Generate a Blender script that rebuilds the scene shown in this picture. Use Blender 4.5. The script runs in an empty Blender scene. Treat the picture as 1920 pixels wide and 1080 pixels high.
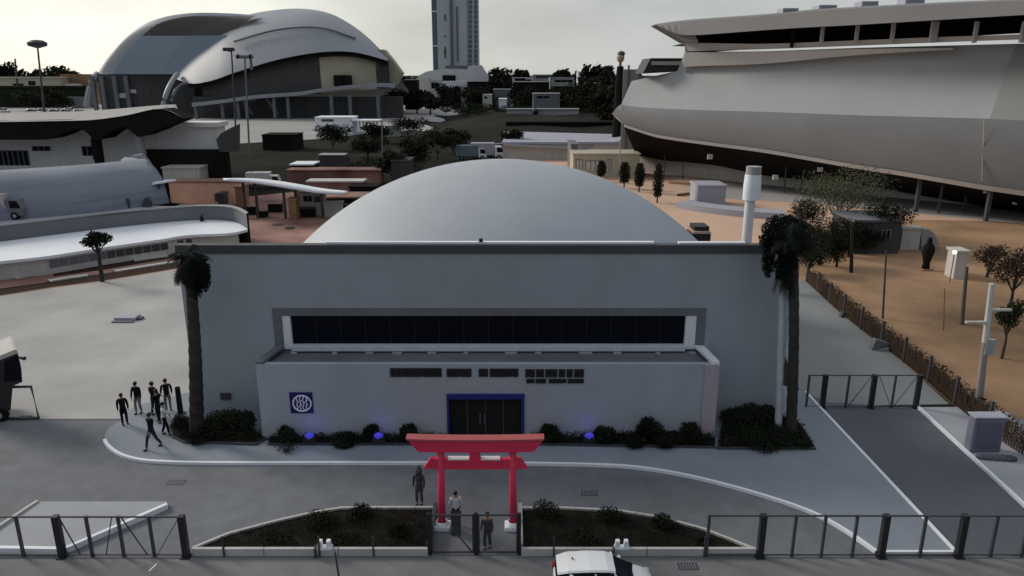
import bpy, bmesh, math, random
from mathutils import Vector, Matrix
random.seed(7)
S = bpy.context.scene
COL = S.collection
# ------------------------------------------------------------------ camera
H = 20.0; F = 1400.0; PITCH = math.atan(402.0 / 1400.0)
SP, CP = math.sin(PITCH), math.cos(PITCH)
cd = bpy.data.cameras.new('camera'); cam = bpy.data.objects.new('camera', cd); COL.objects.link(cam)
cam.location = (0, 0, H); cam.rotation_euler = (math.pi / 2 - PITCH, 0, 0)
cd.sensor_width = 36; cd.lens = 36 * F / 1920; cd.clip_end = 9000; cd.clip_start = 0.2
S.camera = cam
# ------------------------------------------------------------------ light
SUN_EL, SUN_AZ = math.radians(27), math.radians(-60)      # azimuth measured from +Y towards +X
W = bpy.data.worlds.new('World'); S.world = W; W.use_nodes = True
nt = W.node_tree; nt.nodes.clear()
def N(t, **k):
    n = nt.nodes.new(t)
    for a, b in k.items(): setattr(n, a, b)
    return n
def lk(a, b): nt.links.new(a, b)
out = N('ShaderNodeOutputWorld'); bg = N('ShaderNodeBackground'); bg.inputs[1].default_value = 0.10
sky = N('ShaderNodeTexSky', sky_type='NISHITA'); sky.sun_disc = False
sky.sun_elevation = SUN_EL; sky.sun_rotation = SUN_AZ
tc = N('ShaderNodeTexCoord')
dot = N('ShaderNodeVectorMath', operation='DOT_PRODUCT')
sd = Vector((-0.66, 0.75, 0.0)).normalized()
dot.inputs[1].default_value = sd
lk(tc.outputs['Generated'], dot.inputs[0])
ramp = N('ShaderNodeValToRGB'); lk(dot.outputs['Value'], ramp.inputs[0])
mp = N('ShaderNodeMapRange'); mp.inputs[1].default_value = -1; mp.inputs[2].default_value = 1
lk(dot.outputs['Value'], mp.inputs[0]); lk(mp.outputs[0], ramp.inputs[0])
e = ramp.color_ramp.elements
e[0].position = 0.0; e[0].color = (.10, .12, .155, 1)
e[1].position = 1.0; e[1].color = (1.08, 1.05, .93, 1)
for p, c in ((.3, (.13, .155, .195)), (.52, (.42, .455, .48)), (.62, (.50, .52, .525)), (.83, (.57, .585, .575)), (.93, (.72, .72, .66)), (.975, (.98, .96, .86))):
    el = e.new(p); el.color = (*c, 1)
sep = N('ShaderNodeSeparateXYZ'); lk(tc.outputs['Generated'], sep.inputs[0])
zf = N('ShaderNodeMapRange'); zf.inputs[1].default_value = .12; zf.inputs[2].default_value = .8
zf.inputs[3].default_value = 0.0; zf.inputs[4].default_value = 1.0; lk(sep.outputs[2], zf.inputs[0])
zm = N('ShaderNodeMix', data_type='RGBA'); lk(zf.outputs[0], zm.inputs[0]); lk(ramp.outputs[0], zm.inputs[6])
zm.inputs[7].default_value = (.50, .535, .585, 1)
# soft cloud banks
mpn = N('ShaderNodeMapping'); mpn.inputs['Scale'].default_value = (1.6, 1.6, 6.0); lk(tc.outputs['Generated'], mpn.inputs[0])
nz = N('ShaderNodeTexNoise'); nz.inputs['Scale'].default_value = 1.7; nz.inputs['Detail'].default_value = 5
nz.inputs['Roughness'].default_value = .55; lk(mpn.outputs[0], nz.inputs['Vector'])
nm = N('ShaderNodeMapRange'); nm.inputs[1].default_value = .3; nm.inputs[2].default_value = .7
nm.inputs[3].default_value = .80; nm.inputs[4].default_value = 1.13; lk(nz.outputs[0], nm.inputs[0])
cm = N('ShaderNodeVectorMath', operation='SCALE'); lk(zm.outputs[2], cm.inputs[0]); lk(nm.outputs[0], cm.inputs['Scale'])
up = N('ShaderNodeVectorMath', operation='SCALE'); up.inputs['Scale'].default_value = 10.0; lk(cm.outputs[0], up.inputs[0])
mix = N('ShaderNodeMix', data_type='RGBA'); mix.inputs[0].default_value = 0.93
lk(sky.outputs[0], mix.inputs[6]); lk(up.outputs[0], mix.inputs[7])
lk(mix.outputs[2], bg.inputs[0]); lk(bg.outputs[0], out.inputs[0])
sl = bpy.data.lights.new('sun', 'SUN'); sl.energy = 2.2; sl.angle = math.radians(16); sl.color = (1, .93, .82)
so = bpy.data.objects.new('sun', sl); COL.objects.link(so)
dv = Vector((math.sin(SUN_AZ) * math.cos(SUN_EL), math.cos(SUN_AZ) * math.cos(SUN_EL), math.sin(SUN_EL)))
so.rotation_euler = dv.to_track_quat('Z', 'Y').to_euler()
S.view_settings.view_transform = 'Standard'; S.view_settings.look = 'None'
S.view_settings.exposure = 0.0; S.view_settings.gamma = 1.0

# ------------------------------------------------------------------ helpers
def D(px, py, Y):
    "the point seen at photograph pixel px,py that stands Y metres away"
    dy = (py - 540) / F; t = Y / (CP - dy * SP)
    return Vector(((px - 960) / F * t, Y, H - t * (SP + dy * CP)))
def G(px, py, z=0.0):
    dy = (py - 540) / F; t = (H - z) / (SP + dy * CP)
    return Vector(((px - 960) / F * t, t * (CP - dy * SP), z))
MATS = {}
def mat(name, c, rough=.75, var=.12, scale=1.5, bump=0.0, metal=0.0, spec=.4, emit=None, kind='noise', c2=None, coat=0):
    if name in MATS: return MATS[name]
    m = bpy.data.materials.new(name); m.use_nodes = True; n = m.node_tree; b = n.nodes['Principled BSDF']
    b.inputs['Roughness'].default_value = rough; b.inputs['Metallic'].default_value = metal
    b.inputs['Specular IOR Level'].default_value = .05 if (max(c) < .09 and rough >= .75) else spec
    b.inputs['Coat Weight'].default_value = coat
    co = n.nodes.new('ShaderNodeTexCoord')
    t = n.nodes.new('ShaderNodeTexNoise'); t.inputs['Scale'].default_value = scale; t.inputs['Detail'].default_value = 6
    t.inputs['Roughness'].default_value = .6
    n.links.new(co.outputs['Object'], t.inputs['Vector'])
    t2 = n.nodes.new('ShaderNodeTexNoise'); t2.inputs['Scale'].default_value = scale * .13; t2.inputs['Detail'].default_value = 3
    n.links.new(co.outputs['Object'], t2.inputs['Vector'])
    ad = n.nodes.new('ShaderNodeMath'); ad.operation = 'ADD'; n.links.new(t.outputs[0], ad.inputs[0]); n.links.new(t2.outputs[0], ad.inputs[1])
    mr = n.nodes.new('ShaderNodeMapRange'); mr.inputs[1].default_value = .7; mr.inputs[2].default_value = 1.3
    n.links.new(ad.outputs[0], mr.inputs[0])
    mx = n.nodes.new('ShaderNodeMix'); mx.data_type = 'RGBA'
    a = [max(0, x * (1 - var)) for x in c]; d = [min(1, x * (1 + var)) for x in (c2 or c)]
    mx.inputs[6].default_value = (*a, 1); mx.inputs[7].default_value = (*d, 1)
    n.links.new(mr.outputs[0], mx.inputs[0]); n.links.new(mx.outputs[2], b.inputs['Base Color'])
    if bump:
        bp = n.nodes.new('ShaderNodeBump'); bp.inputs['Strength'].default_value = bump; bp.inputs['Distance'].default_value = .05
        t3 = n.nodes.new('ShaderNodeTexNoise'); t3.inputs['Scale'].default_value = scale * 6; t3.inputs['Detail'].default_value = 4
        n.links.new(co.outputs['Object'], t3.inputs['Vector'])
        n.links.new(t3.outputs[0], bp.inputs['Height']); n.links.new(bp.outputs[0], b.inputs['Normal'])
    if emit:
        b.inputs['Emission Color'].default_value = (*emit[0], 1); b.inputs['Emission Strength'].default_value = emit[1]
    MATS[name] = m; return m
def streaked(name, c, amount=.25, scale=(.9, .9, .08), rough=.8):
    "wall paint with rain streaks and large faint stains"
    if name in MATS: return MATS[name]
    m = mat(name, c, rough, .07, .5, .15); n = m.node_tree; b = n.nodes['Principled BSDF']
    co = n.nodes.new('ShaderNodeTexCoord'); mp_ = n.nodes.new('ShaderNodeMapping'); mp_.inputs['Scale'].default_value = scale
    n.links.new(co.outputs['Object'], mp_.inputs[0])
    t = n.nodes.new('ShaderNodeTexNoise'); t.inputs['Scale'].default_value = 3; t.inputs['Detail'].default_value = 7; n.links.new(mp_.outputs[0], t.inputs['Vector'])
    r = n.nodes.new('ShaderNodeMapRange'); r.inputs[1].default_value = .45; r.inputs[2].default_value = .8; r.inputs[3].default_value = 1; r.inputs[4].default_value = 1 - amount
    n.links.new(t.outputs[0], r.inputs[0])
    src = b.inputs['Base Color'].links[0].from_socket
    sc = n.nodes.new('ShaderNodeVectorMath'); sc.operation = 'SCALE'; n.links.new(src, sc.inputs[0]); n.links.new(r.outputs[0], sc.inputs['Scale'])
    n.links.new(sc.outputs[0], b.inputs['Base Color']); return m

class MB:
    def __init__(s): s.b = bmesh.new()
    def box(s, x0, x1, y0, y1, z0, z1, bev=0.0, rot=0.0, M=None):
        c = Vector(((x0 + x1) / 2, (y0 + y1) / 2, (z0 + z1) / 2))
        T = (M or Matrix.Identity(4)) @ Matrix.Translation(c) @ Matrix.Rotation(rot, 4, 'Z') @ Matrix.Diagonal((abs(x1 - x0), abs(y1 - y0), abs(z1 - z0), 1))
        r = bmesh.ops.create_cube(s.b, size=1, matrix=T)
        if bev: bmesh.ops.bevel(s.b, geom=list({e for v in r['verts'] for e in v.link_edges}), offset=bev, segments=2, affect='EDGES', profile=.6)
        return s
    def tube(s, pts, r, n=8, cap=True):
        pts = [Vector(p) for p in pts]; rr = r if isinstance(r, (list, tuple)) else [r] * len(pts); rings = []
        for i, p in enumerate(pts):
            d = (pts[min(i + 1, len(pts) - 1)] - pts[max(i - 1, 0)]).normalized()
            a = Vector((0, 0, 1)) if abs(d.z) < .9 else Vector((0, 1, 0))
            u = d.cross(a).normalized(); v = d.cross(u)
            rings.append([s.b.verts.new(p + (u * math.cos(k * 2 * math.pi / n) + v * math.sin(k * 2 * math.pi / n)) * rr[i]) for k in range(n)])
        for a, b in zip(rings, rings[1:]):
            for k in range(n): s.b.faces.new((a[k], a[(k + 1) % n], b[(k + 1) % n], b[k]))
        if cap: s.b.faces.new(rings[0][::-1]); s.b.faces.new(rings[-1])
        return s
    def bar(s, a, b, w, d=None):
        "square bar from a to b"
        a, b = Vector(a), Vector(b); d = d or w; L = (b - a).length
        q = (b - a).to_track_quat('Z', 'Y')
        T = Matrix.Translation((a + b) / 2) @ q.to_matrix().to_4x4() @ Matrix.Diagonal((w, d, L, 1))
        bmesh.ops.create_cube(s.b, size=1, matrix=T); return s
    def ball(s, c, r, sub=2, sc=(1, 1, 1)):
        bmesh.ops.create_icosphere(s.b, subdivisions=sub, radius=r, matrix=Matrix.Translation(c) @ Matrix.Diagonal((*sc, 1))); return s
    def prism(s, pts, vec):
        "closed outline (3d points) pushed along vec"
        vec = Vector(vec); a = [s.b.verts.new(Vector(p)) for p in pts]; b = [s.b.verts.new(Vector(p) + vec) for p in pts]; n = len(a)
        s.b.faces.new(a); s.b.faces.new(b[::-1])
        for i in range(n): s.b.faces.new((a[i], b[i], b[(i + 1) % n], a[(i + 1) % n]))
        return s
    def loft(s, curves, n=24, closed=False, cap=False):
        rows = []
        for c in curves:
            c = [Vector(p) for p in c]
            if n: c = resample(c, n)
            rows.append([s.b.verts.new(p) for p in c])
        for a, b in zip(rows, rows[1:]):
            m = len(a)
            for k in range(m if closed else m - 1): s.b.faces.new((a[k], a[(k + 1) % m], b[(k + 1) % m], b[k]))
        if cap: s.b.faces.new(rows[0][::-1]); s.b.faces.new(rows[-1])
        return s
    def revolve(s, prof, c=(0, 0, 0), n=32):
        c = Vector(c); rows = []
        for r, z in prof: rows.append([s.b.verts.new(c + Vector((r * math.cos(k * 2 * math.pi / n), r * math.sin(k * 2 * math.pi / n), z))) for k in range(n)])
        for a, b in zip(rows, rows[1:]):
            for k in range(n): s.b.faces.new((a[k], a[(k + 1) % n], b[(k + 1) % n], b[k]))
        s.b.faces.new(rows[0][::-1]); s.b.faces.new(rows[-1]); return s
    def leaves(s, c, rad, n, size, hollow=.35, sq=1.0):
        c = Vector(c)
        for _ in range(n):
            d = Vector((random.gauss(0, 1), random.gauss(0, 1), random.gauss(0, 1))).normalized()
            p = c + Vector((d.x * rad[0], d.y * rad[1], d.z * rad[2])) * (hollow + (1 - hollow) * random.random() ** .6)
            q = Vector((random.gauss(0, 1), random.gauss(0, 1), random.gauss(0, 1))).normalized(); u = q.orthogonal().normalized(); v = q.cross(u)
            z = size * random.uniform(.6, 1.4)
            a = [s.b.verts.new(p + u * z), s.b.verts.new(p + v * z * .5), s.b.verts.new(p - u * z), s.b.verts.new(p - v * z * .5)]
            s.b.faces.new(a)
        return s
    def build(s, name, m, parent=None, smooth=False, solid=0.0, fix=True):
        if fix: bmesh.ops.recalc_face_normals(s.b, faces=s.b.faces)
        me = bpy.data.meshes.new(name); s.b.to_mesh(me); s.b.free(); me.materials.append(m)
        if smooth:
            for p in me.polygons: p.use_smooth = True
        o = bpy.data.objects.new(name, me); COL.objects.link(o)
        if parent: o.parent = parent; o.matrix_parent_inverse = parent.matrix_world.inverted() if False else Matrix.Translation(-world_loc(parent))
        if solid:
            q = o.modifiers.new('thick', 'SOLIDIFY'); q.thickness = solid; q.offset = -1
        return o
def world_loc(o):
    v = Vector(o.location)
    return v
def resample(c, n):
    # smooth (Catmull-Rom) then even spacing
    if len(c) > 2:
        q = []
        for i in range(len(c) - 1):
            p0 = c[max(i - 1, 0)]; p1 = c[i]; p2 = c[i + 1]; p3 = c[min(i + 2, len(c) - 1)]
            for k in range(8):
                t = k / 8
                q.append(.5 * ((2 * p1) + (p2 - p0) * t + (2 * p0 - 5 * p1 + 4 * p2 - p3) * t * t + (3 * p1 - p0 - 3 * p2 + p3) * t ** 3))
        q.append(c[-1]); c = q
    L = [0]
    for a, b in zip(c, c[1:]): L.append(L[-1] + (b - a).length)
    o = []; j = 0
    for i in range(n):
        s_ = L[-1] * i / (n - 1)
        while j < len(L) - 2 and L[j + 1] < s_: j += 1
        t = (s_ - L[j]) / max(1e-9, L[j + 1] - L[j]); o.append(c[j].lerp(c[j + 1], min(1, t)))
    return o
def tag(o, label, cat, group=None):
    o['label'] = label; o['category'] = cat
    if group: o['group'] = group
    return o
def thing(name, label, cat, loc=(0, 0, 0), group=None):
    o = bpy.data.objects.new(name, None); COL.objects.link(o); o.location = loc; o.empty_display_size = .2
    return tag(o, label, cat, group)
def struct(name, mb, m, kind='structure', **k):
    o = mb.build(name, m, **k); o['kind'] = kind; return o
def sheet(name, pts, z, m, kind='structure', thick=0.0, smooth_n=0):
    pts = [Vector((p[0], p[1], 0)) for p in pts]
    mb = MB(); base = z - thick if thick else z
    if thick: mb.prism([(p.x, p.y, z) for p in pts], (0, 0, -thick))
    else: mb.b.faces.new([mb.b.verts.new((p.x, p.y, z)) for p in pts])
    o = struct(name, mb, m, kind)
    if not thick and o.data.polygons[0].normal.z < 0: o.data.flip_normals()
    return o
def PX(pts, z=0.0): return [G(a, b, z) for a, b in pts]
def copy_tree(o, loc=None, rz=None, sc=None, label=None):
    c = o.copy(); COL.objects.link(c)
    for ch in o.children:
        k = ch.copy(); COL.objects.link(k); k.parent = c
        for g in ch.children:
            q = g.copy(); COL.objects.link(q); q.parent = k
    if loc is not None: c.location = loc
    if rz is not None: c.rotation_euler.z = rz
    if sc is not None: c.scale = (sc, sc, sc) if isinstance(sc, (int, float)) else sc
    if label: c['label'] = label
    return c
def ribbon(pts, w, z0, h, mb=None):
    "a kerb of width w and height h along ground points"
    mb = mb or MB(); pts = [Vector((p[0], p[1], 0)) for p in pts]; L = []; R = []
    for i, p in enumerate(pts):
        d = (pts[min(i + 1, len(pts) - 1)] - pts[max(i - 1, 0)]).normalized(); nrm = Vector((-d.y, d.x, 0))
        L.append(p + nrm * w / 2); R.append(p - nrm * w / 2)
    up_ = Vector((0, 0, z0 + h)); dn = Vector((0, 0, z0))
    mb.loft([[p + dn for p in L], [p + up_ for p in L], [p + up_ for p in R], [p + dn for p in R]], n=0)
    return mb

# ------------------------------------------------------------------ materials
M = dict(
 asphalt=mat('asphalt', (.155, .163, .175), .85, .22, .9, .3),
 road=mat('road_asphalt', (.18, .178, .175), .9, .2, .7, .3),
 lot=mat('pale_lot', (.41, .40, .385), .9, .24, .16, .15),
 plaza=mat('plaza_concrete', (.245, .275, .315), .8, .13, .35, .1),
 yard=mat('yard_concrete', (.24, .25, .25), .85, .1, .2, .1),
 white=mat('white_paint', (.84, .86, .90), .6, .05, 2),
 kerb=mat('pale_kerb', (.5, .49, .46), .8, .12, 2, .2),
 concrete=streaked('concrete', (.36, .36, .35)),
 facade=streaked('facade_paint', (.36, .395, .435), .07, (.25, .25, .12)),
 block=streaked('block_paint', (.39, .42, .46), .07, (.25, .25, .12)),
 pink=streaked('pink_paint', (.44, .38, .42), .07, (.25, .25, .12)),
 darktrim=mat('dark_trim', (.07, .073, .08), .6, .15, 2),
 greytrim=mat('grey_trim', (.16, .17, .19), .6, .1, 2),
 black=mat('black_metal', (.018, .018, .022), .45, .2, 3),
 steel=mat('dark_steel', (.06, .06, .07), .5, .2, 3),
 glass=mat('dark_glass', (.006, .008, .015), .3, .2, .5, spec=.1),
 navy=mat('navy_paint', (.02, .022, .19), .45, .15, 2),
 navy2=mat('navy_board', (.012, .008, .13), .4, .1, 2),
 red=mat('torii_red', (.72, .035, .10), .5, .12, 1.5),
 redtop=mat('torii_cap', (.42, .10, .10), .6, .1, 2),
 dome=mat('dome_paint', (.44, .47, .50), .55, .06, .35, .05),
 soil=mat('bed_soil', (.02, .019, .016), .95, .3, 1.2, .5),
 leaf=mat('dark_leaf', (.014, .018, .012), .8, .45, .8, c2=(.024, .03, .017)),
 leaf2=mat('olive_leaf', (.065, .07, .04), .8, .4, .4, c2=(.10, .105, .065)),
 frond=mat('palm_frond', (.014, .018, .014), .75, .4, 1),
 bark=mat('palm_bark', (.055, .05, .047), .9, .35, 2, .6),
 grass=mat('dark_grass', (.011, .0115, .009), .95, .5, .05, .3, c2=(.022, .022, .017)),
 earth=mat('earth', (.032, .031, .028), .95, .35, .02),
 sand=mat('sand', (.42, .28, .165), .95, .2, .07, .2, c2=(.46, .29, .18)),
 brown=mat('brown_sand', (.21, .13, .07), .95, .55, .06, .3, c2=(.37, .225, .125)),
 peach=mat('peach_paving', (.60, .40, .29), .9, .15, .08, .1),
 terra=mat('terracotta_paving', (.23, .105, .075), .9, .55, .12, .2, c2=(.36, .21, .17)),
 shell=mat('arena_shell', (.31, .325, .35), .5, .07, .05),
 steelblue=mat('arena_steelblue', (.21, .26, .32), .45, .08, .05),
 brownpanel=mat('arena_brown', (.105, .09, .08), .7, .1, .08),
 darkwall=streaked('dark_wall', (.085, .085, .085), .3, (.4, .4, .02)),
 cream=mat('cream_panel', (.48, .44, .33), .7, .08, .2),
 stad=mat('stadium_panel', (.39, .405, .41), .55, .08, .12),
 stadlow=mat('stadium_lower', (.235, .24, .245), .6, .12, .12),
 stadroof=mat('stadium_roof', (.215, .205, .20), .6, .12, .12),
 fascia=mat('stadium_ledge', (.55, .54, .52), .6, .08, .2),
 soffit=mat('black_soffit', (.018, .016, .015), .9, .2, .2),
 litter=mat('leaf_litter', (.032, .025, .018), .95, .5, 2),
 bay=streaked('bay_wall', (.74, .73, .69), .12),
 court=mat('court_peach', (.85, .50, .34), .9, .22, .3, .1), verge=mat('dark_verge', (.045, .028, .022), .95, .4, .4), walk=mat('pinkish_walk', (.40, .32, .29), .9, .25, .3),
 skin=mat('skin', (.36, .20, .14), .6, .1, 8), hair=mat('hair', (.012, .01, .01), .6, .2, 20),
 cloth_black=mat('black_cloth', (.014, .014, .018), .9, .3, 12), cloth_grey=mat('grey_cloth', (.16, .16, .17), .9, .2, 12),
 cloth_white=mat('white_cloth', (.6, .6, .62), .9, .1, 12), cloth_navy=mat('navy_cloth', (.03, .04, .08), .9, .2, 12),
 carwhite=mat('car_paint', (.78, .79, .80), .25, .03, 1, coat=.6), tyre=mat('tyre', (.012, .012, .012), .9, .2, 5),
 rim=mat('rim', (.4, .4, .42), .35, .1, 5, metal=.7), plastic=mat('black_plastic', (.02, .02, .022), .6, .2, 4),
 lampred=mat('tail_lens', (.3, .01, .01), .3, .1, 3), lens=mat('clear_lens', (.5, .52, .55), .15, .05, 3),
 rust=mat('rusty_fence', (.05, .034, .025), .9, .35, 1.2), wood=mat('weathered_wood', (.30, .26, .25), .85, .25, 1.5, .3),
 bluegrey=mat('blue_grey_panel', (.19, .195, .245), .5, .1, 1), tower=mat('tower_wall', (.50, .55, .56), .6, .06, .05),
 towerglass=mat('tower_glass', (.10, .16, .18), .25, .3, .06), hall=streaked('hall_cladding', (.225, .25, .30), .3, (.05, .05, .6)),
 offwhite=streaked('off_white_wall', (.55, .54, .50), .2), slate=mat('slate_wall', (.16, .165, .18), .8, .12, .2),
 paleroof=mat('pale_roof', (.38, .385, .45), .7, .08, .1), beige=mat('beige_paving', (.36, .345, .33), .9, .12, .03),
)

# ================================================================== GROUND
struct('ground', MB().box(-5000, 5000, -200, 8000, -1.0, -0.02), M['earth'])
YK = 27.62                                              # line of the street fence
struct('road', MB().box(-90, 90, -20, YK, -.5, 0.0), M['road'])
sheet('driveway', [(-90, YK), (90, YK), (90, 41), (-90, 41)], 0.004, M['asphalt'])
lotc = PX([(345, 787), (345, 503), (290, 512), (200, 527), (100, 540), (0, 556)])
sheet('parking_lot', [(-90, 41.0), (-10, 41.0), (-10, 78)] + [(-30, lotc[1].y)] + [(p.x, p.y) for p in lotc[1:]] + [(-90, 58)], 0.006, M['lot'])
kl = PX([(262, 762), (243, 772), (228, 790), (205, 806), (196, 825), (210, 845), (240, 860), (290, 868), (400, 871), (600, 871), (795, 871),
         (990, 872), (1130, 875), (1200, 880), (1280, 893), (1360, 912), (1440, 935), (1520, 963), (1580, 995), (1643, 1038)])
kl = resample(kl, 90)
kr = PX([(1510, 738), (1790, 1038)])
sheet('plaza', [(p.x, p.y) for p in kl] + [(kr[1].x, kr[1].y), (kr[0].x, kr[0].y), (16, 48), (-18, 48), (-19.6, 46)], 0.11, M['plaza'], thick=.12)
o = struct('kerb', ribbon(kl[9:], .17, 0, .16), M['white'])
o = struct('ramp_kerb', ribbon([kr[0], kr[1]], .16, 0, .17), M['white'])
struct('end_kerb', ribbon([kl[-1] + Vector((.1, -.02, 0)), kr[1] + Vector((-.1, -.02, 0))], .14, 0, .15), M['white'])
rr = PX([(1720, 765), (1920, 950), (2080, 1100)])
sheet('ramp', [(kr[0].x, kr[0].y), (kr[1].x, kr[1].y), (rr[2].x, YK), (rr[1].x, rr[1].y), (rr[0].x, rr[0].y), (kr[0].x + 1, rr[0].y + .8)], 0.014, mat('ramp_asphalt', (.105, .113, .13), .8, .1, .5, .1))
struct('far_ramp_kerb', ribbon([rr[0], rr[1], Vector((rr[2].x, YK + .2, 0))], .18, 0, .17), M['white'])
sheet('side_pavement', [(rr[0].x, rr[0].y), (rr[1].x, rr[1].y), (rr[2].x, YK), (70, YK), (70, 34)] + [(p.x, p.y) for p in PX([(1925, 815), (1890, 775), (1850, 764)])], 0.05, mat('side_paving', (.38, .385, .41), .85, .08, .4, .1), thick=.06)
sheet('side_yard', [(p.x, p.y) for p in PX([(1512, 762), (1780, 758), (1650, 640), (1510, 527), (1400, 500)])], 0.008, M['yard'])
# back lands
sheet('sand_field', [(16, 58)] + [(p.x, p.y) for p in PX([(1515, 530), (1785, 758), (1880, 830), (2300, 900), (2300, 395), (1500, 400)])], 0.002, M['brown'])
sheet('sand_path', [(6, 70), (20, 70)] + [(p.x, p.y) for p in PX([(1500, 440), (1600, 410), (2200, 420), (2200, 370), (1500, 330), (1180, 300), (960, 294), (900, 330)])], 0.006, M['peach'])
sheet('rust_road', [(p.x, p.y) for p in PX([(-500, 520), (-500, 640), (0, 556), (100, 540), (200, 527), (290, 512), (345, 503), (600, 450), (640, 405), (700, 350), (690, 330), (320, 385), (330, 470), (100, 500), (0, 505)])], 0.0, M['terra'])
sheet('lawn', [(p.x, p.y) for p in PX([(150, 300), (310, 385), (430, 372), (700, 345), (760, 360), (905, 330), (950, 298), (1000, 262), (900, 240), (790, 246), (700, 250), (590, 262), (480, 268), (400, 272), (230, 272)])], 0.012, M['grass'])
sheet('forecourt', [(p.x, p.y) for p in PX([(-100, 268), (270, 270), (430, 270), (590, 261), (700, 249), (760, 244), (842, 216), (800, 190), (650, 186), (-300, 200)])], 0.015, M['beige'])
sheet('entry_road', [(p.x, p.y) for p in PX([(700, 246), (800, 224), (846, 208), (838, 192), (790, 178), (850, 178), (862, 195), (880, 210), (800, 246)])], 0.02, M['concrete'])
sheet('pale_walk', [(p.x, p.y) for p in PX([(-200, 530), (0, 497), (120, 483), (345, 455), (345, 465), (120, 499), (0, 517), (-200, 552)])], 0.008, M['walk'])
sheet('dark_verge', [(p.x, p.y) for p in PX([(-200, 590), (0, 541), (100, 527), (200, 512), (345, 488), (345, 501), (200, 525), (100, 538), (0, 554), (-200, 610)])], 0.010, M['verge'])
sheet('inner_verge', [(p.x, p.y) for p in PX([(100, 509), (200, 495), (345, 474), (345, 480), (200, 505), (100, 519)])], 0.009, M['verge'])
# grassy mound
mb = MB(); rows = []
for j in range(26):
    Y = 185 + j * 8.5; row = []
    for i in range(40):
        X = -38 + i * 3.6
        u = min(1, max(0, (X + 34) / 26)); u2 = min(1, max(0, (98 - X) / 30)); v = min(1, j / 7); v2 = min(1, (25 - j) / 6)
        hh = 4.6 * (u * u * (3 - 2 * u)) * (u2 * u2 * (3 - 2 * u2)) * v * v2 + .35 * math.sin(X * .23 + j) * v * v2 - .05
        row.append(Vector((X, Y, hh)))
    rows.append(row)
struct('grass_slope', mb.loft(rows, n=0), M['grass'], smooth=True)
# streaks of paler verge across the rust road
for i, (a, b, w) in enumerate((((25, 522), (92, 510), 1.1), ((250, 489), (314, 480), 1.0), ((92, 528), (165, 517), .8), ((215, 510), (328, 492), .7), ((0, 497), (330, 456), 1.0))):
    p, q = G(*a), G(*b)
    struct('traffic_island' if i < 4 else 'verge', ribbon([p, (p + q) / 2 + Vector((0, .15, 0)), q], w, 0.0, .12 + .01 * i), M['offwhite'])
# expansion joints of the lot and plaza are left to real grooves
struct('lot_joint', MB().box(-90, -18.9, 40.9, 41.06, 0, .018), M['steel'])

# ================================================================== PLANETARIUM
FB, FF = 38.4, 41.0
pl = thing('planetarium', 'grey windowed planetarium with pale low dome behind its flat facade', 'planetarium', (0, 41, 0))
xl = D(330, 462, FF).x; xr = D(1494, 462, FF).x; ZT = D(960, 475, FF).z; ZC = D(960, 459, FF).z
wx0, wx1 = D(513, 600, FF).x, D(1322, 600, FF).x; wz1 = D(960, 578, FF).z; wz0 = 4.35
w = MB()
w.box(xl, wx0, FF, FF + .45, 0, ZT); w.box(wx1, xr, FF, FF + .45, 0, ZT); w.box(wx0, wx1, FF, FF + .45, wz1, ZT)
w.box(wx0, wx1, FF, FF + .45, 0, wz0)
w.build('facade_wall', M['facade'], pl)
w = MB(); w.box(xl, xl + .4, FF + .45, 62, 0, 4.9); w.box(xr - .4, xr, FF + .45, 62, 0, 4.9); w.box(xl + .4, xr - .4, 61.6, 62, 0, 4.9)
w.build('rear_wall', M['concrete'], pl)
MB().box(xl + .4, xr - .4, FF + .45, 61.6, 4.2, 4.6).build('roof', M['concrete'], pl)
MB().box(xl - .05, xr + .05, FF - .09, FF + .5, ZT, ZC, .03).build('coping', M['darktrim'], pl)
MB().box(D(610, 455, FF).x, D(1228, 455, FF).x, FF + .12, FF + .45, ZC, ZC + .13, .02).build('coping_cap', M['white'], pl)
MB().box(D(1274, 455, FF).x, D(1400, 455, FF).x, FF + .12, FF + .45, ZC, ZC + .11, .02).build('coping_cap', M['white'], pl)
MB().box(D(898, 455, FF).x, D(905, 455, FF).x, FF + .1, FF + .3, ZC + .13, ZC + .32, .02).box(D(900, 455, FF).x, D(903, 455, FF).x, FF - .02, FF + .1, ZC + .2, ZC + .29).build('coping_lamp', M['black'], pl)
# dome: cap of a sphere
R = 23.1; dc = Vector((D(942, 800, 60).x, 60, -9.75)); prof = []
for i in range(25):
    a = i / 24 * math.asin(18.1 / R); prof.append((max(.01, R * math.sin(a)), R * math.cos(a)))
prof = [(18.1, 9.75)] + prof[::-1]
d_ = MB().revolve(prof, dc, 96).build('dome', M['dome'], pl, smooth=True)
# window
gx0, gx1 = D(547, 615, FF + .18).x, D(1284, 615, FF + .18).x
gz0, gz1 = D(960, 645, FF + .18).z, D(960, 590, FF + .18).z
win = MB(); win.box(wx0 - .02, wx0 + .5, FF - .05, FF + .5, gz0 - .4, wz1 + .02); win.box(wx1 - .5, wx1 + .02, FF - .05, FF + .5, gz0 - .4, wz1 + .02); win.box(wx0 + .5, wx1 - .5, FF - .05, FF + .5, gz1, wz1 + .02)
wf = win.build('window', M['greytrim'], pl)
MB().box(gx0, gx1, FF + .25, FF + .3, gz0, gz1).build('glass', M['glass'], wf)
for i in range(1, 16):
    x = gx0 + (gx1 - gx0) * i / 16; MB().box(x - .025, x + .025, FF + .21, FF + .26, gz0, gz1).build('mullion', mat('mullion_black', (.012, .013, .017), .4, .1, 3), wf)
MB().box(wx0 + .5, gx0, FF - .02, FF + .42, gz0 - .25, gz1).build('jamb', M['white'], wf)
MB().box(gx1, wx1 - .5, FF - .02, FF + .42, gz0 - .25, gz1).build('jamb', M['white'], wf)
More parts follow.
